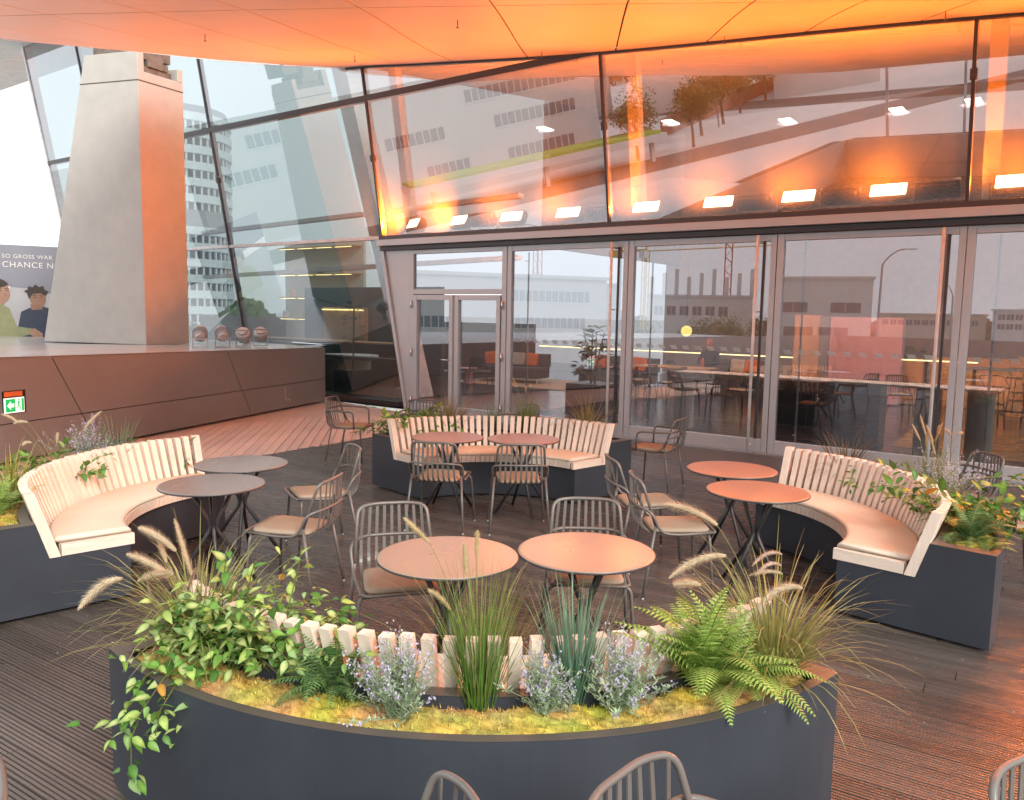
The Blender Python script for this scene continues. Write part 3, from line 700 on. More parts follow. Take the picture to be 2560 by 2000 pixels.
# local x to the right, -y toward the viewer
W0, W1, H = -1.2, 2.35, 2.25
def bpoly(pts, name, m, y):
    g = MB(); n = len(pts); g.add([(x, y, z) for x, z in pts]+[(x, y+.003, z) for x, z in pts], [tuple(range(n)), tuple(reversed(range(n, 2*n)))]+[(i, i+n, (i+1) % n+n, (i+1) % n) for i in range(n)]); return g.build(name, m, bn)
g = MB(); g.box(W0, W1, 0, .03, 0, H); g.build('sheet', 'banner_grey', bn)
bpoly([(W0, 0), (W1, 0), (W1, .95), (1.2, 1.25), (W0, 1.45)], 'printed_backdrop', 'banner_pale', -.004)
bpoly([(W0, 1.25), (.75, 1.12), (.75, 1.30), (W0, 1.48)], 'printed_beam', 'white', -.008)
def blob(cx, cz, rx, rz, n=20, a0=0, a1=2*pi): return [(cx+rx*cos(a0+(a1-a0)*k/n), cz+rz*sin(a0+(a1-a0)*k/n)) for k in range(n)]
bpoly([(-.35, 0), (.62, 0), (.80, .10), (1.12, .20), (1.25, .12), (1.27, .22), (1.15, .33), (.85, .38), (.72, .80), (.50, .93), (.30, .95), (.0, .86), (-.25, .55)], 'shirt', 'shirt_green', -.012)
bpoly([(1.12, .30), (1.20, .34), (1.36, .22), (1.36, .12), (1.22, .10), (1.10, .2)], 'hand', 'skin_a', -.016)
bpoly([(.36, .98), (.38, .85), (.62, .88), (.64, 1.02)], 'neck', 'skin_a', -.016)
bpoly(blob(.56, 1.16, .19, .25), 'face', 'skin_a', -.020)
bpoly(blob(.50, 1.25, .25, .22, 20, .15*pi, 1.15*pi)+[(.30, 1.12), (.40, 1.10), (.45, 1.22), (.66, 1.30)], 'hair', 'hair', -.024)
bpoly([(.80, 0), (1.75, 0), (1.72, .55), (1.55, .80), (1.30, .88), (1.10, .80), (.95, .72)], 'shirt', 'shirt_navy', -.010)
bpoly([(1.14, .90), (1.16, .76), (1.38, .78), (1.40, .92)], 'neck', 'skin_b', -.014)
bpoly(blob(1.30, 1.03, .16, .21), 'face', 'skin_b', -.018)
bpoly([(1.12, 1.02), (1.08, 1.16), (1.02, 1.20), (1.10, 1.24), (1.12, 1.32), (1.20, 1.29), (1.26, 1.36), (1.33, 1.30), (1.42, 1.33), (1.44, 1.24), (1.52, 1.20), (1.47, 1.12), (1.45, 1.10), (1.36, 1.16), (1.20, 1.14)], 'hair', 'hair', -.022)
bpoly([(1.25, .925), (1.33, .918), (1.38, .935), (1.33, .905)], 'mouth', 'brick_red', -.022)
bpoly([(.59, 1.02), (.66, 1.015), (.71, 1.04), (.66, 1.0)], 'mouth', 'brick_red', -.024)
for cx, cz, y in ((1.24, 1.06, -.022), (1.37, 1.07, -.022), (.56, 1.19, -.024), (.69, 1.20, -.024)):
    bpoly([(cx-.035, cz), (cx, cz+.012), (cx+.035, cz), (cx, cz-.008)], 'eye', 'hair', y); bpoly([(cx-.045, cz+.035), (cx+.04, cz+.045), (cx+.04, cz+.055), (cx-.045, cz+.05)], 'brow', 'hair', y)
for cx, cz, y in ((1.32, .98, -.022), (.665, 1.09, -.024)): bpoly([(cx-.015, cz+.06), (cx+.02, cz), (cx-.03, cz-.01)], 'nose', 'shirt_navy' if False else 'skin_b', y-.001)
def text(body, size, x, z):
    cu = bpy.data.curves.new('lettering', 'FONT'); cu.body = body; cu.size = size; cu.extrude = .002; cu.space_character = 1.12
    tmp = bpy.data.objects.new('tmp', cu); col.objects.link(tmp); dg = bpy.context.evaluated_depsgraph_get(); me = bpy.data.meshes.new_from_object(tmp.evaluated_get(dg)); bpy.data.objects.remove(tmp)
    me.materials.clear(); me.materials.append(MATS['text_white']); return place('lettering', me, bn, (x, -.012, z), (pi/2, 0, 0))
text('SO GROSS WAR', .128, .62, 1.95); text('CHANCE NOCH', .185, .62, 1.74)

# ================================================================== benches
SLN = 34
def bench_parts():
    A = rad(45); out = {}
    prof = [(1.10, .024), (1.99, .024), (1.99, .58), (1.945, .58), (1.945, .47), (1.70, .47), (1.70, .58), (1.637, .58), (1.572, .362), (1.10, .362)]
    pb = MB().sweep(prof, -A, A, 36)
    for a0, a1 in ((-A+.0006, -A+.012), (A-.012, A-.0006)): pb.sweep([(1.699, .469), (1.946, .469), (1.946, .5795), (1.699, .5795)], a0, a1, 2)
    out['planter_box'] = pb.mesh('planter_box', 'planter')
    rim = MB(); rim.sweep([(1.955, .5815), (1.9905, .5815), (1.9905, .5845), (1.955, .5845)], -A, A, 36)
    for a0, a1 in ((-A, -A+.05), (A-.05, A)): rim.sweep([(1.642, .5815), (1.954, .5815), (1.954, .5845), (1.642, .5845)], a0, a1, 3)
    rim.sweep([(1.642, .5815), (1.70, .5815), (1.70, .5845), (1.642, .5845)], -A+.051, A-.051, 30); out['rim'] = rim.mesh('rim', 'planter_rim')
    out['plinth'] = MB().sweep([(1.16, 0), (1.93, 0), (1.93, .023), (1.16, .023)], -A+.04, A-.04, 24).mesh('plinth', 'int_black')
    w = 2*A/SLN
    out['seat_slat'] = MB().sweep([(1.075, .366), (1.50, .366), (1.50, .432), (1.075, .432)], -w/2+.0022, w/2-.0022, 1).mesh('seat_slat', 'wood_seat')
    out['seat_end'] = MB().sweep([(1.073, .364), (1.503, .364), (1.503, .434), (1.073, .434)], 0, .030, 1).mesh('seat_end_board', 'wood_seat')
    def slat(hw, r0, r1, q0, q1, zb, zt, hw2=None):
        mb = MB(); hw2 = hw2 or hw
        return mb.hexa([(r0, -hw, zb), (r1, -hw, zb), (r1, hw, zb), (r0, hw, zb), (q0, -hw2, zt), (q1, -hw2, zt), (q1, hw2, zt), (q0, hw2, zt)])
    out['back_slat'] = slat(.0225, 1.516, 1.568, 1.638, 1.690, .40, .776).mesh('back_slat', 'wood')
    out['back_end'] = slat(.030, 1.507, 1.570, 1.637, 1.697, .362, .779).mesh('back_end_board', 'wood')
    # cushion
    prof = [(1.085, .436), (1.50, .436), (1.525, .447), (1.525, .456), (1.505, .467), (1.11, .467), (1.088, .460), (1.080, .448)]
    out['cushion'] = MB().sweep(prof, -A+.035, A-.035, 40).mesh('seat_cushion', 'cushion', True)
    return out
BP = bench_parts()
rng = random.Random(21)
def moss(seed):
    r = random.Random(seed); mb = MB(); NA, NR = 110, 16; vs = []; cs = []
    for i in range(NA+1):
        a = -rad(42.5)+rad(85)*i/NA
        for j in range(NR+1):
            q = 1.705+.235*j/NR; p = V((q*cos(a)*7+seed*5, q*sin(a)*7, 0)); h = mnoise.noise(p)*.5+.5*mnoise.noise(p*2.7)
            e = min(j, NR-j)/NR*2; vs.append((q*cos(a), q*sin(a), .537+.035*h+.022*min(1, e*2)+r.uniform(-.005, .005)))
            k = max(0, min(1, .5+.9*mnoise.noise(p*.8+V((9, 3, 1))))); g_ = max(0, min(1, .5+mnoise.noise(p*1.5+V((2, 7, 4)))))
            cs.append((.34+.16*g_, .23+.14*k, .06+.06*(1-k)))
    W = NR+1; mb.add(vs, [(i*W+j, (i+1)*W+j, (i+1)*W+j+1, i*W+j+1) for i in range(NA) for j in range(NR)], cs)
    for _ in range(9000):
        i = r.randrange(NA*W); p = V(vs[i])+V((r.uniform(-.02, .02), r.uniform(-.02, .02), -.004)); c = cs[i]; f = r.uniform(.7, 1.6); d = V((r.gauss(0, .6), r.gauss(0, .6), 1)).normalized()*r.uniform(.008, .022)
        s_ = V((r.uniform(-1, 1), r.uniform(-1, 1), 0)).normalized()*.0022; mb.add([p-s_, p+s_, p+d], [(0, 1, 2)], (c[0]*f, c[1]*f, c[2]*f))
    return mb.mesh('moss', 'moss')
def bench(cx, cy, ax, label, seed):
    t = thing('curved_bench', label, 'bench', (cx, cy, 0), rad(ax), 'curved wooden planter benches')
    for k in ('planter_box', 'rim', 'plinth'): place(k, BP[k], t)
    place('seat_cushion', BP['cushion'], t)
    m = place('moss', moss(seed), t); m['kind'] = 'stuff'
    w = rad(90)/SLN
    for k in range(SLN):
        a = -rad(45)+w*(k+.5)
        if 0 < k < SLN-1:
            place('seat_slat', BP['seat_slat'], t, rot=(0, 0, a)); place('back_slat', BP['back_slat'], t, loc=(rng.uniform(-.002, .002)*cos(a), 0, rng.uniform(-.004, .004)), rot=(0, 0, a+rng.uniform(-.001, .001)))
    place('seat_end_board', BP['seat_end'], t, rot=(0, 0, -rad(45)-.004)); place('seat_end_board', BP['seat_end'], t, rot=(0, 0, rad(45)-.026))
    place('back_end_board', BP['back_end'], t, rot=(0, 0, -rad(45)+.0145)); place('back_end_board', BP['back_end'], t, rot=(0, 0, rad(45)-.0145))
    return t
BEN = {'N': (-.10, 4.345, -92.2), 'B': (-.16, 7.14, 88.0), 'R': (1.32, 5.78, 2.1), 'L': (-1.68, 5.84, 177.9)}
bench(*BEN['N'], 'curved planter bench in the foreground, seen from behind over its planting', 1)
bench(*BEN['B'], 'curved slatted bench at the back in front of the glass doors', 2)
bench(*BEN['R'], 'curved slatted bench on the right with beige seat cushion', 3)
bench(*BEN['L'], 'curved slatted bench on the left, warm lit, beside the grey tables', 4)
def bpos(b, r, ang): cx, cy, ax = BEN[b]; a = rad(ax+ang); return V((cx+r*cos(a), cy+r*sin(a), .54))

# ================================================================== tables and chairs
def make_table():
    t = thing('bistro_table', 'x', 'table', group='round bistro tables')
    g = MB(); n = 72; g.lathe([(.001, .7195), (.330, .7195), (.3425, .7185), (.3475, .7155), (.3475, .712)], n); o = g.build('tabletop', 'table_top', t, True)
    g = MB(); g.lathe([(.3478, .7155), (.350, .712), (.350, .706), (.346, .703), (.001, .703)], n); g.build('edge_band', 'table_edge', t, True)
    g = MB(); g.prism([(.05*cos(k*pi/8), .05*sin(k*pi/8)) for k in range(16)], .690, .7025); g.box(-.16, .16, -.012, .012, .693, .7028); g.box(-.012, .012, -.16, .16, .6935, .7025); g.build('mount', 'chair_metal', t)
    path = round_path([(.145, 0, .695), (.030, .0, .455), (.018, 0, .42), (.030, 0, .38), (.275, 0, .012)], .05, 5)
    lm = MB().tube(path, .0135, 10).mesh('leg', 'chair_dark', True); gl = MB().tube([(.277, 0, .0), (.275, 0, .014)], .013, 8).mesh('glide', 'int_black', True)
    for k in range(4):
        l = place('leg', lm, t, rot=(0, 0, k*pi/2)); place('glide', gl, l)
    return t
TB = [(-.302, 3.830, 20, 'tan round bistro table at front left, half hidden by tall green grass'), (.391, 3.953, 40, 'tan round bistro table at front right touching its neighbour'),
      (-.613, 7.606, 35, 'left of the two terracotta round tables at the back bench'), (.118, 7.578, 20, 'right of the two terracotta round tables at the back bench'),
      (-2.091, 6.103, 10, 'grey round table at the left bench, the farther one'), (-2.039, 5.354, 28, 'grey round table at the left bench, the nearer one'),
      (1.750, 6.223, 15, 'terracotta round table at the right bench, the farther one'), (1.717, 5.445, 33, 'terracotta round table at the right bench, the nearer one')]
t0 = make_table()
for i, (x, y, a, l) in enumerate(TB):
    if i == 0: t0.location = (x, y, 0); t0.rotation_euler = (0, 0, rad(a)); t0['label'] = l
    else: copy_tree(t0, (x, y, 0), rad(a), l)
for m in ('table_top_tan', 'table_top_terracotta'): pass
TOPS = {}
for o in [o for o in bpy.data.objects if o.name.startswith('tabletop') and o.parent and o.parent.name.startswith('bistro_table')]:
    l = o.parent['label']; m = 'table_top_tan' if 'front' in l else ('table_top' if 'grey' in l else 'table_top_terracotta')
    if m not in TOPS: TOPS[m] = o.data.copy(); TOPS[m].materials.clear(); TOPS[m].materials.append(MATS[m])
    o.data = TOPS[m]

def make_chair(arm=False, metal='chair_metal'):
    t = thing('slatted_armchair' if arm else 'slatted_chair', 'x', 'chair', group='slatted metal chairs on the terrace')
    R = .0105
    def hoop(y, z, w): return None
    for s in (-1, 1):
        rl = [(.262*s, -.245, .012), (.222*s, -.165, .50)]
        mb = MB().tube(rl, R, 8); mb.build('leg', metal, t, True)
        fl = round_path([(.258*s, .235, .012), (.225*s, .205, .432), (.12*s, .205, .436)], .045, 5); MB().tube(fl, R, 8).build('leg', metal, t, True)
        for q in (rl[0], fl[0]): MB().tube([(q[0], q[1], 0), (q[0], q[1], .016)], .009, 8).build('glide', 'glide', t, True)
    MB().tube([(-.121, .205, .4365), (.121, .205, .4365)], R*.95, 8).build('crossbar', metal, t, True)
    bf = round_path([(-.2215, -.166, .503), (-.196, -.262, .795), (-.10, -.300, .805), (.10, -.300, .805), (.196, -.262, .795), (.2215, -.166, .503)], .075, 6)
    MB().tube(bf, R, 8).build('back_frame', metal, t, True)
    if arm:
        sf = round_path([(-.27, .14, .44), (-.275, .13, .655), (-.272, -.12, .665), (-.235, -.245, .67), (0, -.285, .67), (.235, -.245, .67), (.272, -.12, .665), (.275, .13, .655), (.27, .14, .44)], .05, 6)
        MB().tube(sf, R, 8).build('armrest', metal, t, True)
    sf = round_path([(-.215, .235, .455), (-.222, .0, .437), (-.232, -.13, .450), (-.245, -.20, .60), (-.17, -.283, .622), (0, -.297, .622), (.17, -.283, .622), (.245, -.20, .60), (.232, -.13, .450), (.222, .0, .437), (.215, .235, .455)], .06, 6)
    MB().tube(sf, R*.9, 8).build('seat_frame', metal, t, True)
    MB().tube(round_path([(-.215, .235, .455), (-.19, .255, .452), (.19, .255, .452), (.215, .235, .455)], .03, 4), R*.9, 8).build('front_rail', metal, t, True)
    N = 9
    for k in range(N):
        u = (k-(N-1)/2)/((N-1)/2); x1 = u*.165; x2 = u*.178
        yt = -.302+.038*u**4; ym = -.297+.03*u*u
        MB().strip([(x1, yt, .800-.008*u**4), (x2, ym+.002, .622)], .017, (1, 0, 0), thick=.005).build('back_slat', metal, t)
        MB().strip(round_path([(x2, ym-.003, .620), (x2*1.02, ym+.022, .475), (x2*1.02, -.17, .430), (x2*1.03, .0, .430), (x2*1.03, .248, .447)], .07, 4), .017, (1, 0, 0), thick=.005).build('seat_slat', metal, t)
    # cushion, thin and soft
    mb = MB(); n = 40; rings = []
    for (k, z) in ((.93, .437), (1.0, .446), (1.0, .456), (.965, .466), (.80, .470)):
        for q in range(n):
            a = 2*pi*q/n; e = .28; cx = math.copysign(abs(cos(a))**e, cos(a)); sy = math.copysign(abs(sin(a))**e, sin(a))
            rings.append((.196*k*cx*(.96+.04*sy), .02+.205*k*sy, z+.012*max(0, sy)*.6))
    m_ = 5; fs = [(i*n+q, i*n+(q+1) % n, (i+1)*n+(q+1) % n, (i+1)*n+q) for i in range(m_-1) for q in range(n)]+[tuple(reversed(range(n))), tuple((m_-1)*n+q for q in range(n))]
    mb.add(rings, fs); mb.build('seat_cushion', 'chair_pad', t, True)
    return t
c0 = make_chair(False); c1 = make_chair(True)
CH = [(-.61, 4.25, -75, 0, 'slatted metal chair pulled out behind the front left table'), (.45, 4.44, -92, 0, 'slatted metal chair facing us behind the front right table'),
      (-.62, 7.02, 80, 0, 'left of the two chairs turned to the back bench tables'), (.07, 6.99, 94, 0, 'right of the two chairs turned to the back bench tables'),
      (-1.46, 5.28, 170, 0, 'chair at the nearer grey table, its back to the middle'), (-1.53, 6.33, 207, 0, 'chair at the farther grey table on the left'),
      (1.145, 5.50, 2, 0, 'chair at the nearer terracotta table, back to the middle'), (1.06, 6.22, 6, 0, 'chair at the farther terracotta table on the right'),
      (.50, 1.62, -42, 1, 'metal armchair in the bottom middle right of the picture, only its back showing'), (-.33, 1.56, 204, 1, 'metal armchair at the bottom centre, only its top rail showing'),
      (1.46, 1.66, -62, 1, 'metal armchair cut off in the bottom right corner'), (-1.42, 1.58, 215, 1, 'metal armchair cut off in the bottom left corner'),
      (-2.05, 10.1, -10, 1, 'armchair standing left behind the back bench on the pale walkway'), (1.62, 8.78, 150, 1, 'dark armchair just right of the back bench'),
      (-1.15, 9.75, -95, 1, 'chair behind the left half of the back bench, mostly hidden by plants'), (.02, 9.6, 200, 1, 'chair behind the middle of the back bench, only its top showing'),
      (3.72, 5.75, 175, 1, 'dark chair behind the right bench at the picture edge'), (3.75, 6.6, 185, 1, 'second dark chair behind the right bench, farther back')]
used = [False, False]
for x, y, h, k, l in CH:
    src = (c0, c1)[k]
    if not used[k]: src.location = (x, y, 0); src.rotation_euler = (0, 0, rad(h-90)); src['label'] = l; used[k] = True
    else: copy_tree(src, (x, y, 0), rad(h-90), l)

# ================================================================== plants
def lerp3(a, b, t): return tuple(a[i]+(b[i]-a[i])*t for i in range(3))
def blade(mb, r, base, az, tilt, L, w, droop, c0, c1, n=6):
    pts = []; d = V((cos(az)*sin(tilt), sin(az)*sin(tilt), cos(tilt))); p = V(base); st = L/n
    for i in range(n+1):
        pts.append(p.copy()); p = p+d*st; d = (d+V((cos(az)*.35, sin(az)*.35, -1))*droop*(i+1)/n).normalized()
    side = V((-sin(az), cos(az), 0)); tw = r.uniform(-.8, .8); side = (side*cos(tw)+V((cos(az), sin(az), 0))*sin(tw)).normalized()
    ws = [w*(1-(i/n)**2.2)+.0006 for i in range(n+1)]; ws[0] *= .6
    cs = []
    for i in range(n+1): c = lerp3(c0, c1, (i/n)**1.3); cs += [c, c]
    vs = []
    for i, q in enumerate(pts): vs += [q-side*ws[i]/2, q+side*ws[i]/2]
    mb.add(vs, [(2*i, 2*i+1, 2*i+3, 2*i+2) for i in range(n)], cs)
def arc(a, b, sag, n=10, out=None):
    a, b = V(a), V(b); m = (a+b)/2+V((0, 0, sag))
    return [a*(1-t)**2+m*2*t*(1-t)+b*t*t for t in [k/n for k in range(n+1)]]
def seed_head(root, st, a, b, r, sag=.03, rad_=.0195, hairs=1100, stem=True, tint=(.62, .50, .34)):
    mb = MB(); a, b = V(a), V(b); st = V(st)
    pts = arc(a, b, sag, 12)
    if stem:
        mid = V((st.x*.5+a.x*.5, st.y*.5+a.y*.5, st.z+(a.z-st.z)*.72)); q = [st*(1-t)**2+mid*2*t*(1-t)+a*t*t for t in [k/8 for k in range(9)]]
        mb.tube(q, .0013, 5, (.30, .33, .12), cap=False)
    prof = [sin(pi*min(1, (.10+.9*k/12)))**.55 if k < 12 else .15 for k in range(13)]
    mb.tube(pts, [rad_*.55*f+.0008 for f in prof], 7, lerp3(tint, (.35, .25, .15), .25), cap=True)
    for _ in range(hairs):
        t = r.random()*12; k = min(11, int(t)); u = t-k; p = pts[k].lerp(pts[k+1], u); d = (pts[k+1]-pts[k]).normalized(); f = prof[k]+(prof[k+1]-prof[k])*u
        o = d.orthogonal().normalized(); o.rotate(Matrix.Rotation(r.random()*2*pi, 3, d)); s_ = d.cross(o)*.0008; e = p+(o*.8+d*.75)*rad_*1.7*f*r.uniform(.7, 1.35)
        c = lerp3(tint, (.92, .86, .70), r.random()); mb.add([p-s_, p+s_, e], [(0, 1, 2)], c)
    return mb.build('seed_head', 'plume', root)
def tuft(root, seed, n, L, w, tilt, droop, c0, c1, spread=.05, name='foliage', mat='leaf_matte'):
    r = random.Random(seed); mb = MB()
    for _ in range(n):
        az = r.random()*2*pi; q = spread*math.sqrt(r.random()); f = r.uniform(.75, 1.25); l = L*r.uniform(.55, 1.1)
        blade(mb, r, (q*cos(az), q*sin(az), 0), az+r.uniform(-.5, .5), abs(r.gauss(tilt, tilt*.5)), l, w*r.uniform(.7, 1.2), droop*r.uniform(.3, 1.5), tuple(x*f for x in c0), tuple(x*f for x in (c1 if r.random() < .6 else lerp3(c0, c1, .3))))
    return mb.build(name, mat, root)
def grass(name, label, pos, seed, n, L, w, tilt, droop, c0, c1, spread=.05, group='planting in the bench planters', mat='leaf_matte'):
    t = thing(name, label, 'plant', pos, 0, group); tuft(t, seed, n, L, w, tilt, droop, c0, c1, spread, mat=mat); return t
def leaf_me(L, W, ce, cc, fold=.25, name='leaf', tip=1.4, n=6, lobes=False):
    mb = MB(); vs = []; cs = []
    for i in range(n+1):
        t = i/n; w = W*(sin(pi*t**.75)**.9)*(1-t)**.15 if 0 < t < 1 else .0004
        if lobes: w *= (1+.35*cos(t*16))
        x = L*t; z = -.18*L*t*t*tip
        vs += [(x, -w/2, z+w*fold*.5), (x, -w*.22, z+w*fold*.16), (x, 0, z), (x, w*.22, z+w*fold*.16), (x, w/2, z+w*fold*.5)]; k = sin(pi*t)
        cm = lerp3(ce, cc, .75*k); cs += [ce, cm, cm, cm, ce]
    mb.add(vs, [(5*i+j, 5*i+j+1, 5*i+j+6, 5*i+j+5) for i in range(n) for j in range(4)], cs); return mb.mesh(name, 'leaf', True)
def orient(o, pos, d, roll, s):
    d = V(d).normalized(); x = d; up_ = V((0, 0, 1)); y = up_.cross(x)
    y = y.normalized() if y.length > 1e-4 else V((0, 1, 0)); z = x.cross(y)
    m = Matrix((x, y, z)).transposed().to_4x4()@Matrix.Rotation(roll, 4, 'X'); o.location = pos; o.rotation_euler = m.to_euler(); o.scale = (s, s, s)
G1, G2, G3, YL = (.12, .27, .045), (.20, .38, .07), (.06, .17, .04), (.62, .62, .28)
VAR = [leaf_me(.078, .044, G1, YL), leaf_me(.072, .040, G2, (.65, .66, .32)), leaf_me(.085, .046, G3, G1), leaf_me(.066, .040, (.20, .34, .13), (.32, .45, .19)), leaf_me(.08, .044, G2, (.52, .60, .18)), leaf_me(.075, .042, G1, G2)]
AUT = [leaf_me(.07, .035, (.50, .20, .03), (.62, .36, .05)), leaf_me(.065, .03, (.38, .10, .03), (.45, .2, .05))]
GRN = [leaf_me(.07, .036, G3, G1), leaf_me(.075, .034, G1, G2), leaf_me(.06, .032, (.05, .15, .03), (.10, .22, .05))]
def shrub(name, label, pos, seed, vines, leaves, step=.022, size=1.0, group='planting in the bench planters', aut=.0, auts=AUT, fill=0):
    """vines: list of point lists (local); leaves sit along them"""
    r = random.Random(seed); t = thing(name, label, 'plant', pos, 0, group); sm = MB(); n = 0
    for pts in vines:
        pts = [V(p) for p in pts]; sm.tube(pts, .0022, 5, (.16, .18, .05)); acc = 0
        for a, b in zip(pts, pts[1:]):
            L = (b-a).length; k = 0
            while acc < L:
                p = a.lerp(b, acc/L); d = (b-a).normalized(); az = r.random()*2*pi
                side = d.orthogonal().normalized(); side.rotate(Matrix.Rotation(az, 3, d)); dd = (d*.55+side*.75+V((0, 0, .15)))
                o = place('leaf', r.choice(auts if r.random() < aut else leaves), t); orient(o, p, dd, r.uniform(-.5, .5), size*r.uniform(.7, 1.2)); n += 1
                acc += step*r.uniform(.6, 1.4)
            acc -= L
    sm.build('stem', 'leaf_matte', t)
    if fill:
        mb = MB()
        for _ in range(fill):
            pts = r.choice(vines); k = r.randrange(len(pts)-1); p = V(pts[k]).lerp(V(pts[k+1]), r.random())+V((r.gauss(0, .045), r.gauss(0, .035), r.gauss(-.02, .035)))
            me = r.choice(leaves); m4 = Matrix.Translation(p)@Matrix.Rotation(r.random()*6.28, 4, 'Z')@Matrix.Rotation(r.uniform(-.6, .9), 4, 'Y')@Matrix.Rotation(r.uniform(-.7, .7), 4, 'X')@Matrix.Scale(size*r.uniform(.6, 1.05), 4)
            ca = me.color_attributes['Col'].data; mb.add([m4@v.co for v in me.vertices], [tuple(f.vertices) for f in me.polygons], [tuple(c.color[:3]) for c in ca])
        o = mb.build('foliage', 'leaf', t, True); o['kind'] = 'stuff'
    return t
def frond_me(L, arch, c0, c1, np_=22, wid=.42, lob=True, seed=0):
    r = random.Random(seed); mb = MB(); pts = []; d = V((cos(rad(58)), 0, sin(rad(58)))); p = V((0, 0, 0)); N = np_+4
    for i in range(N+1): pts.append(p.copy()); p = p+d*L/N; d = (d+V((.35, 0, -1))*arch*1.6/N).normalized()
    mb.tube(pts, [.0022*(1-i/(N+2))+.0006 for i in range(N+1)], 5, (.16, .20, .06), cap=False)
    for i in range(3, N):
        t = i/N; pl = L*wid*.5*(sin(pi*min(1, .12+.88*t)**.8)**.8)*(1-t*.25)*r.uniform(.9, 1.08)
        dd = (pts[i+1 if i < N else i]-pts[i-1]).normalized(); up_ = dd.cross(V((0, 1, 0)))*-1
        for s in (-1, 1):
            q = (V((0, s, 0))*.92+dd*.38).normalized(); c = lerp3(c0, c1, r.random()); n = 6 if lob else 3; vs = []; w = L/N*.78
            for k in range(n+1):
                u = k/n; ww = w*(1-u**1.6)*(1.0 if (k % 2 == 0 or not lob) else .55)+.0004; b = pts[i]+q*pl*u-V((0, 0, 1))*pl*.22*u*u
                vs += [b-dd*ww*.5, b+dd*ww*.5]
            mb.add(vs, [(2*k, 2*k+1, 2*k+3, 2*k+2) for k in range(n)], c)
    return mb.mesh('frond', 'leaf', False)
FB = [frond_me(.34, .75, (.13, .24, .035), (.24, .36, .06), seed=k, arch_=0) if False else frond_me(.34, .6+.25*k, (.20, .34, .06), (.38, .52, .13), 22, .40, True, k) for k in range(3)]
FD = [frond_me(.26, .7+.3*k, (.06, .15, .05), (.17, .28, .11), 18, .36, True, 9+k) for k in range(3)]
def fern(name, label, pos, seed, n, mes, size, lo=.05, hi=1.15, az0=0, azw=2*pi, group='planting in the bench planters'):
    r = random.Random(seed); t = thing(name, label, 'plant', pos, 0, group)
    for k in range(n):
        az = az0+azw*(k/n-.5)+r.uniform(-.25, .25); el = r.uniform(lo, hi); o = place('frond', r.choice(mes), t)
        o.rotation_euler = Matrix.Rotation(az, 3, 'Z').to_4x4().to_3x3().__matmul__(Matrix.Rotation(-(el-.55), 3, 'Y')).to_euler(); s = size*r.uniform(.7, 1.15); o.scale = (s, s, s); o.location = (r.uniform(-.025, .025), r.uniform(-.025, .025), 0)
    return t
def sage(name, label, pos, seed, n=70, H=.26, sp=.52, group='planting in the bench planters'):
    r = random.Random(seed); t = thing(name, label, 'plant', pos, 0, group); mb = MB(); fl = MB()
    for _ in range(n):
        az = r.random()*2*pi; tl = abs(r.gauss(0, sp)); h = H*r.uniform(.55, 1.1); d = V((cos(az)*sin(tl), sin(az)*sin(tl), cos(tl))); p = V((r.gauss(0, .025), r.gauss(0, .025), 0)); q = p+d*h
        q.z = max(q.z, .03); mb.tube([p, p.lerp(q, .5)+V((0, 0, .012)), q], .0011, 4, (.30, .36, .25), cap=False)
        for k in range(24):
            u = r.uniform(.05, .9); b = p.lerp(q, u); a2 = r.random()*2*pi; e = b+V((cos(a2), sin(a2), r.uniform(.1, .9))).normalized()*r.uniform(.018, .036); s_ = (e-b).cross(V((0, 0, 1))).normalized()*.0032; m = b.lerp(e, .5)
            f = r.uniform(.75, 1.25); mb.add([b, m-s_, e, m+s_], [(0, 1, 2, 3)], (.36*f, .46*f, .30*f))
        if r.random() < .55:
            for k in range(18):
                u = r.uniform(.68, 1.12); b = p+(q-p)*u+V((r.gauss(0, .006), r.gauss(0, .006), r.gauss(0, .004))); f = r.uniform(.7, 1.2); s_ = .0042
                a2 = r.random()*pi; fl.add([b+V((cos(a2)*s_, sin(a2)*s_, 0)), b+V((0, 0, s_)), b-V((cos(a2)*s_, sin(a2)*s_, 0)), b-V((0, 0, s_))], [(0, 1, 2, 3)], (.55*f, .51*f, .70*f))
    mb.build('foliage', 'leaf_matte', t); fl.build('flower', 'leaf_matte', t); return t

DPX = lambda y: y/1700.0     # metres per displayed pixel at depth y
def plume_set(t, base, bd, lst, r, **kw):
    k = DPX(base[1]) * 1.03
    for (x0, y0, x1, y1, *o) in lst:
        dy = r.uniform(-.05, .05); a = V(((x0-bd[0])*k, dy, (bd[1]-y0)*k*1.04)); b = V(((x1-bd[0])*k, dy+r.uniform(-.03, .03), (bd[1]-y1)*k*1.04))
        seed_head(t, (r.uniform(-.02, .02), r.uniform(-.02, .02), .02), a, b, r, **dict(kw, **(o[0] if o else {})))
TAN0, TAN1 = (.16, .20, .055), (.42, .33, .17)
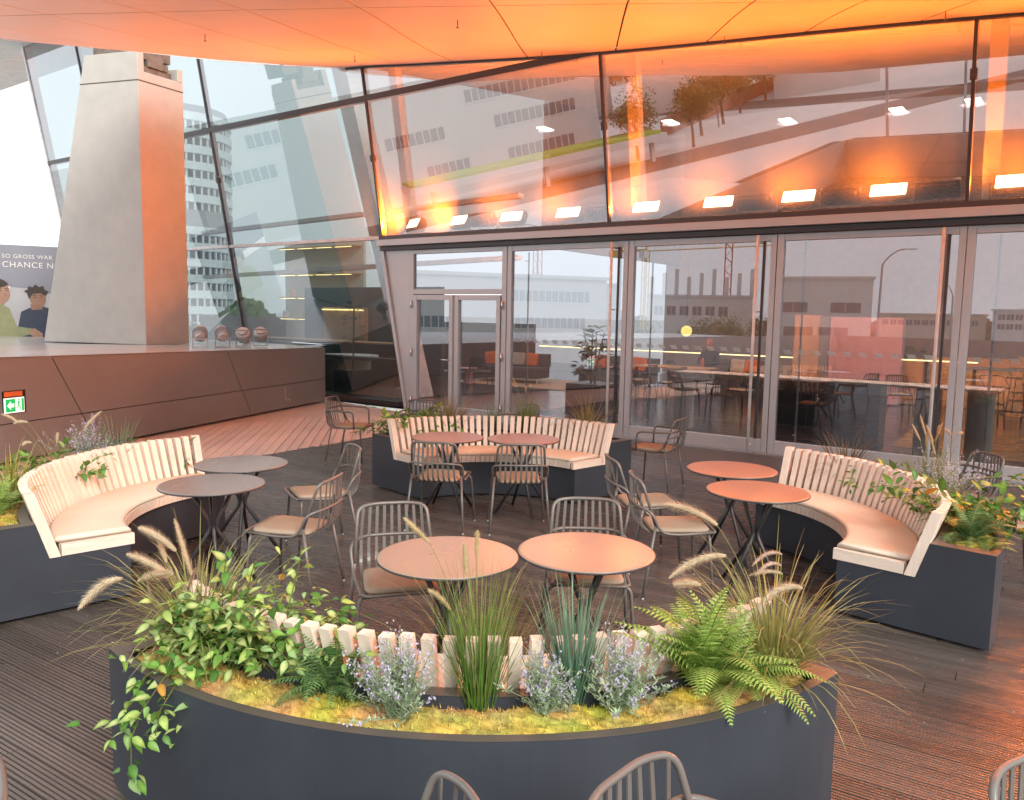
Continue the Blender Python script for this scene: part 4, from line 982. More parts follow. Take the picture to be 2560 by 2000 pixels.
# --- foreground planter
b1 = (-1.25, 3.10, .54); rr = random.Random(31)
t = grass('fountain_grass', 'fountain grass with drooping cream plumes at the left end of the foreground planter', b1, 41, 280, .54, .0062, .60, .42, (.20, .26, .07), (.50, .40, .22), .07)
plume_set(t, b1, (445, 1345), [(298, 1190, 210, 1252, dict(sag=.06)), (385, 1192, 300, 1145, dict(sag=.02)), (330, 1196, 401, 1178, dict(sag=.02)), (435, 1187, 401, 1071, dict(sag=.0, rad_=.0145)), (405, 1136, 330, 1088, dict(sag=.025)), (378, 1165, 357, 1112, dict(sag=0, rad_=.014)), (415, 1230, 440, 1175, dict(sag=.0, rad_=.007, tint=(.40, .28, .26))), (350, 1250, 338, 1205, dict(sag=0, rad_=.006, tint=(.40, .28, .26)))], rr)
def vine(r, p, d, L, droop, n=7):
    pts = [V(p)]; d = V(d).normalized()
    for i in range(n): pts.append(pts[-1]+d*L/n); d = (d+V((r.uniform(-.12, .12), r.uniform(-.12, .12), -droop))).normalized()
    return pts
r = random.Random(51); vs_ = []
for k in range(44):
    u = r.uniform(-1, 1); az = r.uniform(-2.4, .3)+u*.3; vs_.append(vine(r, (u*.26, -u*.13+r.uniform(-.05, .09), .0), (cos(az)*.6+u*.3, sin(az)*.5, r.uniform(.7, 2.0)), r.uniform(.24, .48), r.uniform(.10, .30)))
for k in range(4): vs_.append(vine(r, (-.12+.07*k, .03-.02*k, .04), (.1+.12*k, .02, 1.2), .38+.02*k, .05))
vs_.append(vine(r, (.18, -.05, .05), (1, -.2, .6), .34, .12)); vs_.append([V((-.10, -.05, .05)), V((-.16, -.17, .10)), V((-.22, -.27, .06)), V((-.27, -.34, -.03)), V((-.30, -.36, -.12)), V((-.30, -.365, -.20)), V((-.31, -.365, -.29))])
vs_.append([V((-.12, -.05, .05)), V((-.22, -.17, .10)), V((-.30, -.25, .05)), V((-.34, -.30, -.04)), V((-.36, -.31, -.10))]); vs_.append([V((-.02, -.05, .05)), V((-.10, -.19, .12)), V((-.16, -.30, .06)), V((-.20, -.36, -.02)), V((-.21, -.37, -.10))])
shrub('variegated_vine', 'bushy vine with green and cream leaves trailing over the foreground planter corner', (-1.0, 2.98, .54), 52, vs_, VAR, .047, .80, aut=.03, fill=1500)
fern('fern', 'dark green low fern left of the lilac flowers in the foreground planter', (-.62, 2.72, .54), 61, 40, FD, 1.1, .05, 1.25)
sage('russian_sage', 'lilac flowering sage, leftmost of three in the foreground planter', (-.36, 2.57, .54), 71, 95, .27)
b5 = (-.095, 2.66, .54)
t = grass('green_grass', 'tall bright green grass with pale plumes in the middle of the foreground planter', b5, 81, 180, .50, .0038, .20, .10, (.10, .24, .035), (.24, .32, .10), .05)
tuft(t, 82, 80, .60, .0024, .42, .30, (.17, .24, .06), (.46, .36, .18), .045)
plume_set(t, b5, (1022, 1500), [(1011, 1186, 1012, 1129, dict(sag=0)), (989, 1214, 984, 1154, dict(sag=0)), (912, 1141, 861, 1092, dict(sag=0)), (956, 1303, 906, 1258, dict(sag=.02))], rr, tint=(.60, .52, .26), rad_=.0105)
sage('russian_sage', 'lilac flowering sage between the green and the blue grass', (.14, 2.60, .54), 72, 62, .22)
t = grass('blue_grass', 'upright blue green grass right of the centre of the foreground planter', (.235, 2.69, .54), 91, 150, .44, .0075, .20, .08, (.10, .21, .13), (.22, .33, .24), .04)
sage('russian_sage', 'lilac flowering sage, rightmost of three in the foreground planter', (.40, 2.65, .54), 73, 80, .27)
fern('fern', 'large bright green fern on the right of the foreground planter', (.72, 2.80, .54), 62, 56, FB, 1.22, .40, 1.5)
fern('fern', 'bright green fern spilling over the rim near the right foreground corner', (.86, 2.84, .54), 63, 40, FB, .95, .2, 1.4)
b10 = (1.03, 2.97, .54)
t = grass('fountain_grass', 'fountain grass with pale plumes at the right end of the foreground planter', b10, 42, 230, .52, .0066, .58, .42, (.18, .23, .06), (.50, .39, .19), .07)
tuft(t, 43, 26, .56, .009, .55, .28, (.20, .26, .06), (.48, .30, .10), .05)
plume_set(t, b10, (1640, 1415), [(1508, 1105, 1393, 1060, dict(sag=.03)), (1527, 1166, 1412, 1220, dict(sag=.055)), (1649, 1164, 1587, 1190, dict(sag=.05, rad_=.009, tint=(.60, .40, .34))), (1640, 1180, 1590, 1205, dict(sag=.05, rad_=.008, tint=(.60, .40, .34))), (1647, 1200, 1582, 1210, dict(sag=.025, rad_=.009)), (1685, 1225, 1600, 1262, dict(sag=.06)), (1671, 1278, 1634, 1250, dict(sag=.01, rad_=.009)), (1484, 1238, 1425, 1237, dict(sag=.012))], rr)
# --- back bench planter
def bush(name, label, pos, seed, nv, L, leaves, size, up_=.9, aut=0.0, spread=.12, step=.03, fill=260):
    r = random.Random(seed); vs_ = []
    for k in range(nv): az = r.random()*2*pi; vs_.append(vine(r, (r.uniform(-spread, spread), r.uniform(-spread, spread)*.6, 0), (cos(az), sin(az), r.uniform(.3, 1)*up_*2), L*r.uniform(.6, 1.1), r.uniform(.08, .3)))
    return shrub(name, label, pos, seed+1, vs_, leaves, step, size, aut=aut, fill=fill)
bush('leafy_shrub', 'fresh green leafy shrub at the left end of the back bench planter', bpos('B', 1.83, 33), 101, 22, .50, GRN+VAR[4:], 1.2, spread=.2)
t = thing('trailing_vine', 'green vine hanging out left of the back bench', 'plant', bpos('B', 1.85, 41), 0, 'planting in the bench planters'); bpy.data.objects.remove(t)
r = random.Random(5); shrub('trailing_vine', 'green vine hanging out left of the back bench', bpos('B', 1.85, 39), 103, [vine(r, (0, 0, .02), (-1, -.2, .35), .5, .10), vine(r, (0, .05, .02), (-1, -.1, .6), .42, .14)], GRN, .03, .9)
t = grass('fountain_grass', 'bronze fountain grass behind the left half of the back bench', bpos('B', 1.83, 19), 111, 200, .60, .007, .55, .34, (.13, .14, .035), (.34, .22, .10), .06)
grass('blue_grass', 'thin blue grey grass behind the middle of the back bench', bpos('B', 1.83, 4), 112, 90, .46, .005, .30, .12, (.12, .19, .12), (.25, .30, .20), .04)
t = grass('fountain_grass', 'green fountain grass with cream plumes right of the middle of the back bench', bpos('B', 1.83, -8), 113, 160, .50, .006, .30, .18, (.09, .17, .04), (.25, .28, .10), .05)
for k in range(7): a = rr.uniform(-1, 1); seed_head(t, (0, 0, 0), (a*.14, rr.uniform(-.05, .05), .44+rr.random()*.14), (a*.18, rr.uniform(-.05, .05), .54+rr.random()*.16), rr, sag=0, rad_=.011, hairs=160)
grass('fountain_grass', 'bronze fountain grass at the right end of the back bench', bpos('B', 1.83, -31), 114, 180, .60, .008, .50, .32, (.14, .14, .04), (.38, .26, .13), .05)
fern('fern', 'low fern between the grasses of the back bench', bpos('B', 1.83, -18), 115, 20, FD, 1.3, .3, 1.3)
fern('fern', 'low pale fern left of the bronze grass on the back bench', bpos('B', 1.83, 25), 116, 18, FB, 1.0, .3, 1.3)
# --- right bench planter
grass('fountain_grass', 'dark bronze grass at the far end of the right bench', bpos('R', 1.83, 30), 121, 180, .50, .009, .62, .34, (.08, .08, .04), (.26, .15, .10), .07)
bush('leafy_shrub', 'low dark green leafy plant behind the right bench slats', bpos('R', 1.83, 18), 122, 18, .40, GRN, .8, spread=.2)
t = grass('fountain_grass', 'fountain grass with upright tan plumes behind the right bench', bpos('R', 1.86, 3), 123, 130, .50, .005, .32, .2, (.13, .17, .05), (.32, .28, .13), .06)
for k in range(9): a = rr.uniform(-1, 1); seed_head(t, (0, 0, 0), (a*.17, rr.uniform(-.08, .08), .38+rr.random()*.16), (a*.21, rr.uniform(-.08, .08), .50+rr.random()*.18), rr, sag=0, rad_=.0125, hairs=200, tint=(.55, .38, .20))
sage('russian_sage', 'grey green sage behind the right bench slats', bpos('R', 1.84, -6), 124, 80, .42)
bush('leafy_shrub', 'big leafy shrub with some red leaves at the near end of the right bench', bpos('R', 1.86, -20), 125, 28, .62, GRN+GRN+VAR[3:4], 1.35, aut=.08, spread=.24, step=.055)
fern('fern', 'dark green fern at the near corner of the right bench planter', bpos('R', 1.80, -33), 127, 34, FD, 1.35, .1, 1.3)
fern('fern', 'small fern with rusty fronds at the outer rim of the right bench', bpos('R', 1.88, -38), 128, 12, FB, .6, .0, .8)
# --- left bench planter
bush('leafy_shrub', 'glossy dark green leafy plant behind the left bench', bpos('L', 1.85, 0), 131, 24, .42, GRN+[VAR[3]], 1.15, spread=.22)
sage('russian_sage', 'sage with a few lilac flowers behind the left bench', bpos('L', 1.84, -16), 132, 120, .42)
grass('blue_grass', 'thin upright blue green grass behind the left bench', bpos('L', 1.84, -24), 133, 100, .48, .007, .26, .08, (.10, .18, .10), (.22, .30, .18), .04)
bush('leafy_shrub', 'low bronze green plant at the far end of the left bench', bpos('L', 1.83, -35), 134, 12, .34, GRN, .8, aut=.2, spread=.15)
t = grass('fountain_grass', 'fountain grass with pale tufts behind the left bench', bpos('L', 1.90, -8), 135, 60, .40, .003, .30, .2, (.20, .20, .09), (.38, .30, .18), .05)
for (a, h, bx, bz) in ((-.30, .46, -.42, .52), (-.22, .46, -.33, .45), (-.2, .30, -.27, .28), (.0, .30, .01, .38), (.22, .42, .36, .56)): seed_head(t, (0, 0, 0), (a, -.02, h), (bx, -.02, bz), rr, sag=.02, rad_=.016, hairs=300, tint=(.66, .60, .42))
grass('fountain_grass', 'yellow green grass at the left picture edge behind the bench', bpos('L', 1.84, 16), 136, 160, .48, .008, .5, .3, (.22, .26, .05), (.50, .42, .12), .06)
fern('fern', 'bright green fern at the left picture edge', bpos('L', 1.82, 29), 137, 26, FB, 1.0, .1, 1.3)
bush('leafy_shrub', 'dark leafy plant below the yellow grass at the left edge', bpos('L', 1.84, 23), 138, 8, .2, GRN, .7, spread=.12)

# ================================================================== inside the building
FA = math.atan2(TF.y, TF.x)
def fthing(name, label, cat, s, d, z=0, rz=0, group=None): return thing(name, label, cat, fp(s, d, z), FA+rz, group)   # local x along doors, +y inwards
def bx(par_, name, m, *a): g = MB(); g.box(*a); return bevel(g.build(name, m, par_), .006)
t = fthing('bar_counter', 'long bar counter with stone top and black base behind the doors', 'counter', 0, 1.3)
bx(t, 'countertop', 'beige', -.25, 4.45, -.02, .55, .965, 1.0); bx(t, 'base_panel', 'int_black', 1.30, 2.75, .12, .5, 0, .96); bx(t, 'base_panel', 'int_black', 2.80, 2.95, .05, .5, 0, .96)
bx(t, 'end_board', 'beige', -.24, -.10, .0, .5, 0, .96)
for x in (3.55, 4.20): g = MB(); g.lathe([(.17, .0), (.17, .96)], 24); g.build('drum', 'beige', t, True, loc=(x, .25, 0))
for (z) in (.25, .55): bx(t, 'shelf', 'int_dark', 1.32, 2.73, .10, .12, z, z+.015)
# chairs and stools inside
ic = make_chair(True, 'chair_dark'); ic.name = 'bar_chair'; ic['group'] = 'dark chairs inside the building'
IC = [(-1.2, 4.9, 40, 'dark armchair behind the glass, left of the counter'), (-.3, 4.7, 150, 'dark slatted chair beside it behind the second door'), (1.5, 6.8, 60, 'dark chair seen beyond the middle of the counter'), (2.3, 6.3, 200, 'dark chair beyond the right part of the counter'),
      (-2.9, 5.4, 90, 'dark chair on the near side of the dining table inside'), (-2.1, 5.2, 90, 'second dark chair on the near side of the dining table inside'), (-2.8, 7.2, -90, 'dark chair on the far side of the dining table inside'), (-7.0, 4.6, 20, 'dark chair behind the double side door')]
for i, (s, d, a, l) in enumerate(IC):
    if i == 0: ic.location = fp(s, d, 0); ic.rotation_euler = (0, 0, FA+rad(a)); ic['label'] = l
    else: copy_tree(ic, fp(s, d, 0), FA+rad(a), l)
def stool(s, d, l):
    t = fthing('bar_stool', l, 'stool', s, d, 0, .4, 'bar stools inside the building')
    for k in range(4):
        a = pi/4+k*pi/2; MB().tube([(.24*cos(a), .24*sin(a), 0), (.17*cos(a), .17*sin(a), .74)], .011, 6).build('leg', 'chair_dark', t, True)
    for z, q in ((.28, .215), (.45, .2)): MB().tube([(q*cos(pi/4+k*pi/2), q*sin(pi/4+k*pi/2), z) for k in range(5)], .009, 6).build('foot_rail', 'chair_dark', t)
    bx(t, 'seat', 'chair_dark', -.2, .2, -.2, .2, .74, .765); MB().tube(round_path([(-.2, -.18, .765), (-.2, .2, .95), (.2, .2, .95), (.2, -.18, .765)], .08), .011, 6).build('backrest', 'chair_dark', t, True)
stool(4.0, 5.5, 'dark bar stool inside behind the right hand door'); stool(4.6, 6.6, 'second dark bar stool inside behind the right hand door'); stool(4.2, 8.6, 'farther dark bar stool at the right picture edge inside')
t = fthing('high_table', 'high dark table with thin top inside at the right', 'table', 4.1, 6.3); bx(t, 'tabletop', 'lamp_grey', -.6, .9, -.35, .35, 1.02, 1.05)
for x in (-.5, .8): bx(t, 'leg', 'chair_dark', x-.03, x+.03, -.03, .03, 0, 1.02)
t = fthing('dining_table', 'wooden dining table with people space inside behind the doors', 'table', -2.5, 6.2); bx(t, 'tabletop', 'warm_wood', -.9, .9, -.42, .42, .72, .75)
for x in (-.8, .8):
    for y in (-.35, .35): bx(t, 'leg', 'chair_dark', x-.025, x+.025, y-.025, y+.025, 0, .72)
t['label'] = 'wooden dining table inside under the globe lamp'
# person at the table: torso, head and arms as one skinned body, seen from behind
pt = thing('person', 'person in dark clothes sitting at the dining table inside, seen from behind', 'person', fp(-2.2, 7.6, 0), FA+pi)
me = bpy.data.meshes.new('body'); J = [(0, 0, .50), (0, .02, .75), (0, .02, 1.02), (0, .04, 1.13), (0, .05, 1.27), (-.19, .02, 1.03), (-.27, .10, .80), (-.14, .32, .80), (.19, .02, 1.03), (.27, .10, .80), (.14, .32, .80), (-.1, .05, .48), (-.12, .42, .48), (-.12, .42, .06), (.1, .05, .48), (.12, .42, .48), (.12, .42, .06)]
me.from_pydata(J, [(0, 1), (1, 2), (2, 3), (3, 4), (2, 5), (5, 6), (6, 7), (2, 8), (8, 9), (9, 10), (0, 11), (11, 12), (12, 13), (0, 14), (14, 15), (15, 16)], [])
bo = place('body', me, pt); sk = bo.modifiers.new('skin', 'SKIN'); RD = [.15, .14, .15, .055, .095, .065, .045, .035, .065, .045, .035, .09, .07, .045, .09, .07, .045]
for v_, q in zip(me.skin_vertices[0].data, RD): v_.radius = (q, q*.8)
me.skin_vertices[0].data[0].use_root = True; bo.modifiers.new('sub', 'SUBSURF').render_levels = 2; me.materials.append(MATS['shirt_navy'])
g = MB(); g.lathe([(.001, 1.40), (.06, 1.385), (.095, 1.33), (.105, 1.26), (.10, 1.16), (.085, 1.10), (.04, 1.08)], 16, cy=.04); g.build('hair', 'brick_red', pt, True)
# sofas with cushions
def sofa(s, d, rz, label):
    t = fthing('sofa', label, 'sofa', s, d, 0, rz, 'sofas inside the building'); bx(t, 'seat', 'sofa', -1.0, 1.0, -.4, .4, .12, .42); bx(t, 'backrest', 'sofa', -1.0, 1.0, .3, .5, .42, .78)
    for x, m in ((-.75, 'orange_fabric'), (-.3, 'sofa'), (.1, 'beige'), (.5, 'orange_fabric')):
        g = MB(); g.box(-.2, .2, -.06, .06, 0, .38); o = g.build('cushion', m, t, loc=(x, .2, .43), rot=(-.25, .15*x, .1)); bevel(o, .05, 3)
sofa(-8.0, 7.3, .2, 'dark sofa with orange cushions behind the double side door'); sofa(-5.0, 8.1, -.1, 'dark sofa with beige and orange cushions behind the first big door'); sofa(-2.4, 9.5, -.1, 'grey sofa far inside behind the seated person')
for s, d, m, l in ((-8.3, 5.7, 'pinkwall', 'pink round side table inside'), (-5.2, 6.6, 'int_black', 'small dark side table in front of the sofa inside'), (-4.4, 7.0, 'int_black', 'low dark coffee table in front of the sofa inside')):
    t = fthing('side_table', l, 'table', s, d); g = MB(); g.lathe([(.13, 0), (.12, .38), (.26, .40), (.26, .43), (.001, .43)], 20); g.build('body', m, t, True)
t = fthing('rug', 'warm coloured rug under the sofas inside', 'rug', -5.8, 7.2); g = MB(); g.box(-3.4, 3.2, -1.2, 1.6, -.019, -.008); g.build('pile', 'warm_wood', t)
# big plant in a black pot
t = fthing('potted_fig', 'large leafy plant in a square black pot behind the first big door', 'plant', -2.35, 2.2, -.01)
bx(t, 'pot', 'int_black', -.38, .38, -.38, .38, 0, .62); BIG = [leaf_me(.24, .17, (.03, .07, .025), (.05, .11, .035)), leaf_me(.20, .15, (.025, .06, .02), (.04, .09, .03))]
r = random.Random(77)
for k in range(90):
    a = r.random()*2*pi; h = r.uniform(.15, 1.1); q = r.uniform(.05, .34)*sin(pi*min(1, .25+h*.62)); o = place('leaf', r.choice(BIG), t); orient(o, (q*cos(a), q*sin(a), .62+h), (cos(a), sin(a), r.uniform(-.2, .7)), r.uniform(-.4, .4), r.uniform(.7, 1.1))
for k in range(4): a = k*1.6; MB().tube([(.05*cos(a), .05*sin(a), .6), (.1*cos(a), .1*sin(a), 1.1), (.2*cos(a+.3), .2*sin(a+.3), 1.6)], .012, 6).build('stem', 'bark', t)
# globe lamp, lit partition, wooden planter boxes, light strips
t = fthing('globe_lamp', 'glowing yellow globe lamp hanging inside', 'lamp', -1.35, 4.2, 1.62); g = MB(); g.lathe([(.11*sin(pi*k/12)+.0005, -.11*cos(pi*k/12)) for k in range(13)], 24); g.build('globe', 'lamp_globe', t, True); MB().tube([(0, 0, .1), (0, 0, 4)], .004, 5).build('cord', 'chair_dark', t)
t = fthing('wardrobe', 'pink and peach partition panels inside behind the second door', 'partition', .2, 8.6); bx(t, 'panel', 'warm_wood', -.7, -.1, 0, .3, 0, 2.0); bx(t, 'panel', 'lamp_grey', -.09, .12, 0, .3, 0, 1.98); bx(t, 'panel', 'pinkwall', .13, 1.7, 0, .3, 0, 1.97)
t = fthing('wood_planter', 'light wooden planter box with greenery inside behind the third door', 'planter', 2.1, 9.0); bx(t, 'box', 'warm_wood', -1.6, .2, 0, .6, 0, 1.05); bx(t, 'box', 'warm_wood', .3, 2.2, .2, .8, 0, 1.1)
for k in range(60):
    r_q = random.Random(k); o = place('leaf', GRN[k % 3], t); orient(o, (r_q.uniform(-.7, .2), r_q.uniform(.1, .5), 1.05+r_q.random()*.25), (r_q.uniform(-1, 1), r_q.uniform(-1, 1), r_q.uniform(-.3, .8)), 0, 1.9)
for i, (s0, s1, d, z, l) in enumerate(((-8.5, -3.2, 9.4, .92, 'warm light line above the sofas inside'), (-3.0, .2, 9.4, .92, 'warm light line behind the seated person'), (1.2, 3.4, 8.7, 1.02, 'warm light line over the wooden planter inside'))):
    g = MB(); fbox(g, s0, s1, d, d+.03, z, z+.025); tag(g.build('light_strip', 'led_warm'), l, 'light', 'warm light strips inside')
# ceiling downlights inside, visible as reflections and points
for i, (s, d, z) in enumerate(((-4.6, 3.5, 5.9), (-1.5, 3.2, 5.6), (.8, 3.0, 5.3), (2.6, 2.8, 5.2), (3.7, 2.4, 5.1))):
    g = MB(); fbox(g, s-.10, s+.10, d, d+.40, z, z+.02); ld = bpy.data.lights.new('downlight', 'AREA'); ld.shape = 'DISK'; ld.size = .35; ld.energy = 60; ld.color = (1, .90, .78); lo = bpy.data.objects.new('downlight_lamp', ld); col.objects.link(lo); o = tag(g.build('downlight', 'led_white'), ('%s bright ceiling light inside behind the upper glass' % ['first', 'second', 'third', 'fourth', 'fifth'][i])+' from the left', 'light', 'bright ceiling lights inside'); lo.parent = o; lo.location = fp(s, d+.2, z-.03)
# shelf wall with warm light strips on the gallery, seen through the left glass
t = fthing('shelf_wall', 'pale shelf wall with warm light strips seen through the left glass', 'shelf', -15.3, 6.0)
bx(t, 'panel', 'bld_light', -1.6, 2.2, .4, .5, .9, 4.1)
for z in (1.62, 2.3, 3.05, 3.9):
    bx(t, 'board', 'warm_wood', -1.5, 2.1, .05, .4, z, z+.03)
    for k in range(4): bx(t, 'strip', 'led_warm', -1.45+k*.9, -.70+k*.9, .06, .09, z-.03, z-.012)
for k in range(10):
    x = -1.4+k*.35; bx(t, 'jar', random.Random(k).choice(['warm_wood', 'white', 'bark']), x, x+.16, .12, .26, 1.65+.70*(k % 3), 1.88+.70*(k % 3))
t = fthing('back_bar', 'dark back bar with amber panels behind the low left glass', 'counter', -11.2, 3.6); bx(t, 'cabinet', 'int_black', -3.5, 2.2, 0, .7, 0, 1.05); bx(t, 'worktop', 'warm_wood', -3.5, 2.25, -.03, .72, 1.05, 1.09); bx(t, 'rear_panel', 'teal', -3.5, 2.2, 1.8, 1.9, 0, 2.6)
bx(t, 'amber_panel', 'warm_wood', -2.4, -.6, 1.6, 1.75, 1.0, 2.0)
for k in range(3): bx(t, 'light_strip', 'led_warm', -2.4+k*.62, -1.85+k*.62, 1.55, 1.59, 1.92, 1.95)
t = fthing('round_counter', 'round counter with pale slatted drum behind the low left glass', 'counter', -9.0, 1.9); g = MB(); g.lathe([(.62, 0), (.62, .80)], 40); g.build('drum', 'beige', t, True); g = MB(); g.lathe([(.001, .86), (.80, .86), (.80, .81), (.001, .81)], 40); g.build('top', 'white', t)
t = fthing('square_pot', 'black square plant pot behind the low left glass', 'pot', -7.9, 1.15, -.01); bx(t, 'pot', 'int_black', -.3, .3, -.3, .3, 0, .62)
for k in range(26):
    r_q = random.Random(k+500); a = r_q.random()*6.28; o = place('leaf', BIG[k % 2], t); orient(o, (.12*cos(a), .12*sin(a), 1.2+r_q.random()*.9), (cos(a), sin(a), r_q.uniform(-.3, .6)), 0, .9)
MB().tube([(0, 0, .6), (.03, 0, 1.3), (0, .04, 2.0)], .02, 6).build('stem', 'bark', t)
for q in [o for o in bpy.data.objects if o.type == 'LIGHT']: pass

# ================================================================== the town around, seen beyond the parapet and mirrored in the glass
VC = V((13.05, 17.95, 0))      # where the doors mirror the viewer
def pol(az, dist): return VC+V((cos(rad(az)), sin(rad(az)), 0))*dist
def building(name, label, A, B, depth, z0, z1, m, rows, ww, wh, gap, cat='building'):
    A, B = V((A.x, A.y, 0)), V((B.x, B.y, 0)); t_ = B-A; L = t_.length; rz = math.atan2(t_.y, t_.x); t = thing(name, label, cat, (A.x, A.y, z0), rz)
    n_ = 1 if V((-sin(rz), cos(rz), 0)).dot(A-VC) > 0 else -1
    g = MB(); g.box(0, L, min(0, n_*depth), max(0, n_*depth), 0, z1-z0); g.build('wall', m, t)
    g = MB(); g.box(-.3, L+.3, min(-.3, n_*depth+.3), max(.3, n_*depth-.3), z1-z0, z1-z0+.4); g.build('parapet', m, t)
    wm = MB(); wm.box(0, ww, -.12, .08, 0, wh); wme = wm.mesh('window', 'window'); fm = MB(); fm.box(-.12, ww+.12, -.06, .06, -.12, 0); fm.box(ww/2-.05, ww/2+.05, -.16, .1, 0, wh); fme = fm.mesh('frame', 'bld_white')
    for z, x0, x1 in rows:
        x = x0
        while x+ww < x1:
            w = place('window', wme, t, loc=(x, 0, z-z0)); place('frame', fme, w); x += ww+gap
    return t
building('office_building', 'long grey office building mirrored in the leaning glass', V((-75, 22, 0)), V((-79, -24, 0)), 16, -6, 6.2, 'bld_grey', [(-3.6, 24, 30), (-3.6, 34, 44), (.2, 3, 9), (.2, 20, 28), (.2, 33, 45), (3.4, 6, 14), (3.4, 30, 44)], 1.5, 1.3, .25)
g = MB(); g.hexa([V((x, y, z)) for z in (-3.2, -2.9) for x, y in ((-68, 2), (-66, -25), (-71, -25.5), (-73, 2))])
t = thing('green_roof', 'low canopy with green roof in front of the mirrored office building', 'roof', (-70, -12, -6)); bpy.context.view_layer.update(); child(g, 'planting', 'green_roof', t)
g = MB(); g.hexa([V((x, y, z)) for z in (-3.9, -3.21) for x, y in ((-67.6, 2.3), (-65.5, -25.4), (-71.3, -25.8), (-73.4, 2.3))]); child(g, 'slab', 'bld_white', t)
for q in ((-68.5, 0), (-67.3, -12), (-66.6, -24)): g = MB(); g.box(q[0]-.2, q[0]+.2, q[1]-.2, q[1]+.2, -6, -3.92); child(g, 'pillar', 'bld_white', t)
building('construction_building', 'pale building shell under construction mirrored in the doors', pol(-144.2, 140), pol(-138.0, 140), 20, -6, 8.4, 'bld_light', [(-1.0, 2, 14), (3.0, 1, 8), (3.0, 9, 14)], 4.5, 1.6, .8)
building('construction_building', 'grey building shell with bare pillars mirrored in the second door', pol(-152.5, 150), pol(-145.5, 150), 15, -6, 5.5, 'bld_light', [(2.2, 1, 16)], 1.6, 1.6, .7)
t = thing('pillar_frame', 'row of bare concrete pillars on the mirrored building shell', 'building', pol(-149, 150)+V((0, 0, 5.9)), rad(-149+90))
for k in range(9): bx(t, 'pillar', 'bld_light', -9+k*2.2, -8.3+k*2.2, 0, .7, 0, 3.2+(k % 3)*.7)
building('hall', 'flat grey hall mirrored behind the office building', pol(-162.5, 170), pol(-154.5, 170), 20, -6, 8.2, 'bld_grey', [(2.0, 9, 14)], 1.6, .8, .5)
building('white_office', 'white office block mirrored at the right edge of the doors', pol(-131.2, 190), pol(-127, 190), 15, -6, 4.2, 'bld_white', [(.5, 1, 13), (2.4, 1, 13)], 1.2, 1.1, .3)
building('low_building', 'long low brown building mirrored right of the construction site', pol(-137.6, 200), pol(-131.5, 200), 15, -6, 3.2, 'beige', [(1.0, 1, 20)], 1.2, 1.1, .4)
def crane(label, P, h, m, jib, az, w=1.6):
    t = thing('tower_crane', label, 'crane', (P.x, P.y, -6), rad(az), 'tower cranes'); g = MB(); q = w/2
    for sx in (-q, q):
        for sy in (-q, q): g.box(sx-.11, sx+.11, sy-.11, sy+.11, 0, h)
    z = 0; k = 0
    while z < h-w:
        s = 1 if k % 2 else -1
        for (a, b) in (((-q*s, -q, z), (q*s, -q, z+w)), ((-q*s, q, z), (q*s, q, z+w)), ((-q, -q*s, z), (-q, q*s, z+w)), ((q, -q*s, z), (q, q*s, z+w))): g.tube([a, b], .06, 4)
        z += w; k += 1
    g.build('mast', m, t); g = MB(); N = int(jib/2)
    for k in range(N):
        x0, x1 = k*2, k*2+2; g.tube([(x0, -.6, h), (x1, -.6, h)], .09, 4); g.tube([(x0, .6, h), (x1, .6, h)], .09, 4); g.tube([(x0, 0, h+1.3), (x1, 0, h+1.3)], .09, 4); g.tube([(x0, -.6, h), (x0+1, 0, h+1.3)], .05, 4); g.tube([(x0+1, 0, h+1.3), (x1, .6, h)], .05, 4)
    g.build('jib', m, t); g = MB(); g.box(-12, 0, -.5, .5, h, h+.6); g.box(-12, -9, -.8, .8, h-1.6, h); g.build('counter_jib', m, t)
    g = MB(); g.tube([(0, 0, h), (0, 0, h+6)], .25, 6); g.tube([(0, 0, h+6), (jib*.7, 0, h+1.3)], .06, 4); g.tube([(0, 0, h+6), (-11, 0, h+.6)], .06, 4); g.build('tie', m, t)
    g = MB(); g.box(-.9, .9, .8, 2.2, h-2, h); g.build('cab', 'white', t)
crane('red lattice tower crane mirrored in the first big door', pol(-160.4, 210), 30, 'crane_red', 44, 60)
crane('red lattice tower crane mirrored in the second big door', pol(-147.2, 200), 46, 'crane_red', 40, 120)
crane('yellow tower crane mirrored between the first and second doors', pol(-152.8, 230), 26, 'crane_yellow', 40, -30, 1.4)
def street_lamp(label, P, h, az):
    t = thing('street_lamp', label, 'street lamp', (P.x, P.y, -6), rad(az), 'street lamps'); MB().tube([(0, 0, 0), (0, 0, h*.6), (.05, 0, h-1)], [.11, .09, .07], 8).build('pole', 'lamp_grey', t, True)
    MB().tube(arc((.05, 0, h-1), (1.5, 0, h), .6, 8), .05, 6).build('arm', 'lamp_grey', t, True); bx(t, 'head', 'white', 1.4, 2.2, -.16, .16, h-.06, h+.06)
street_lamp('tall curved street lamp mirrored in the third big door', pol(-137.6, 62), 12.8, -40); street_lamp('street lamp mirrored beside the third door handle', pol(-133.4, 70), 10.8, 200); street_lamp('street lamp mirrored between the trees in the leaning glass', V((-82, -42, 0)), 8, 90)
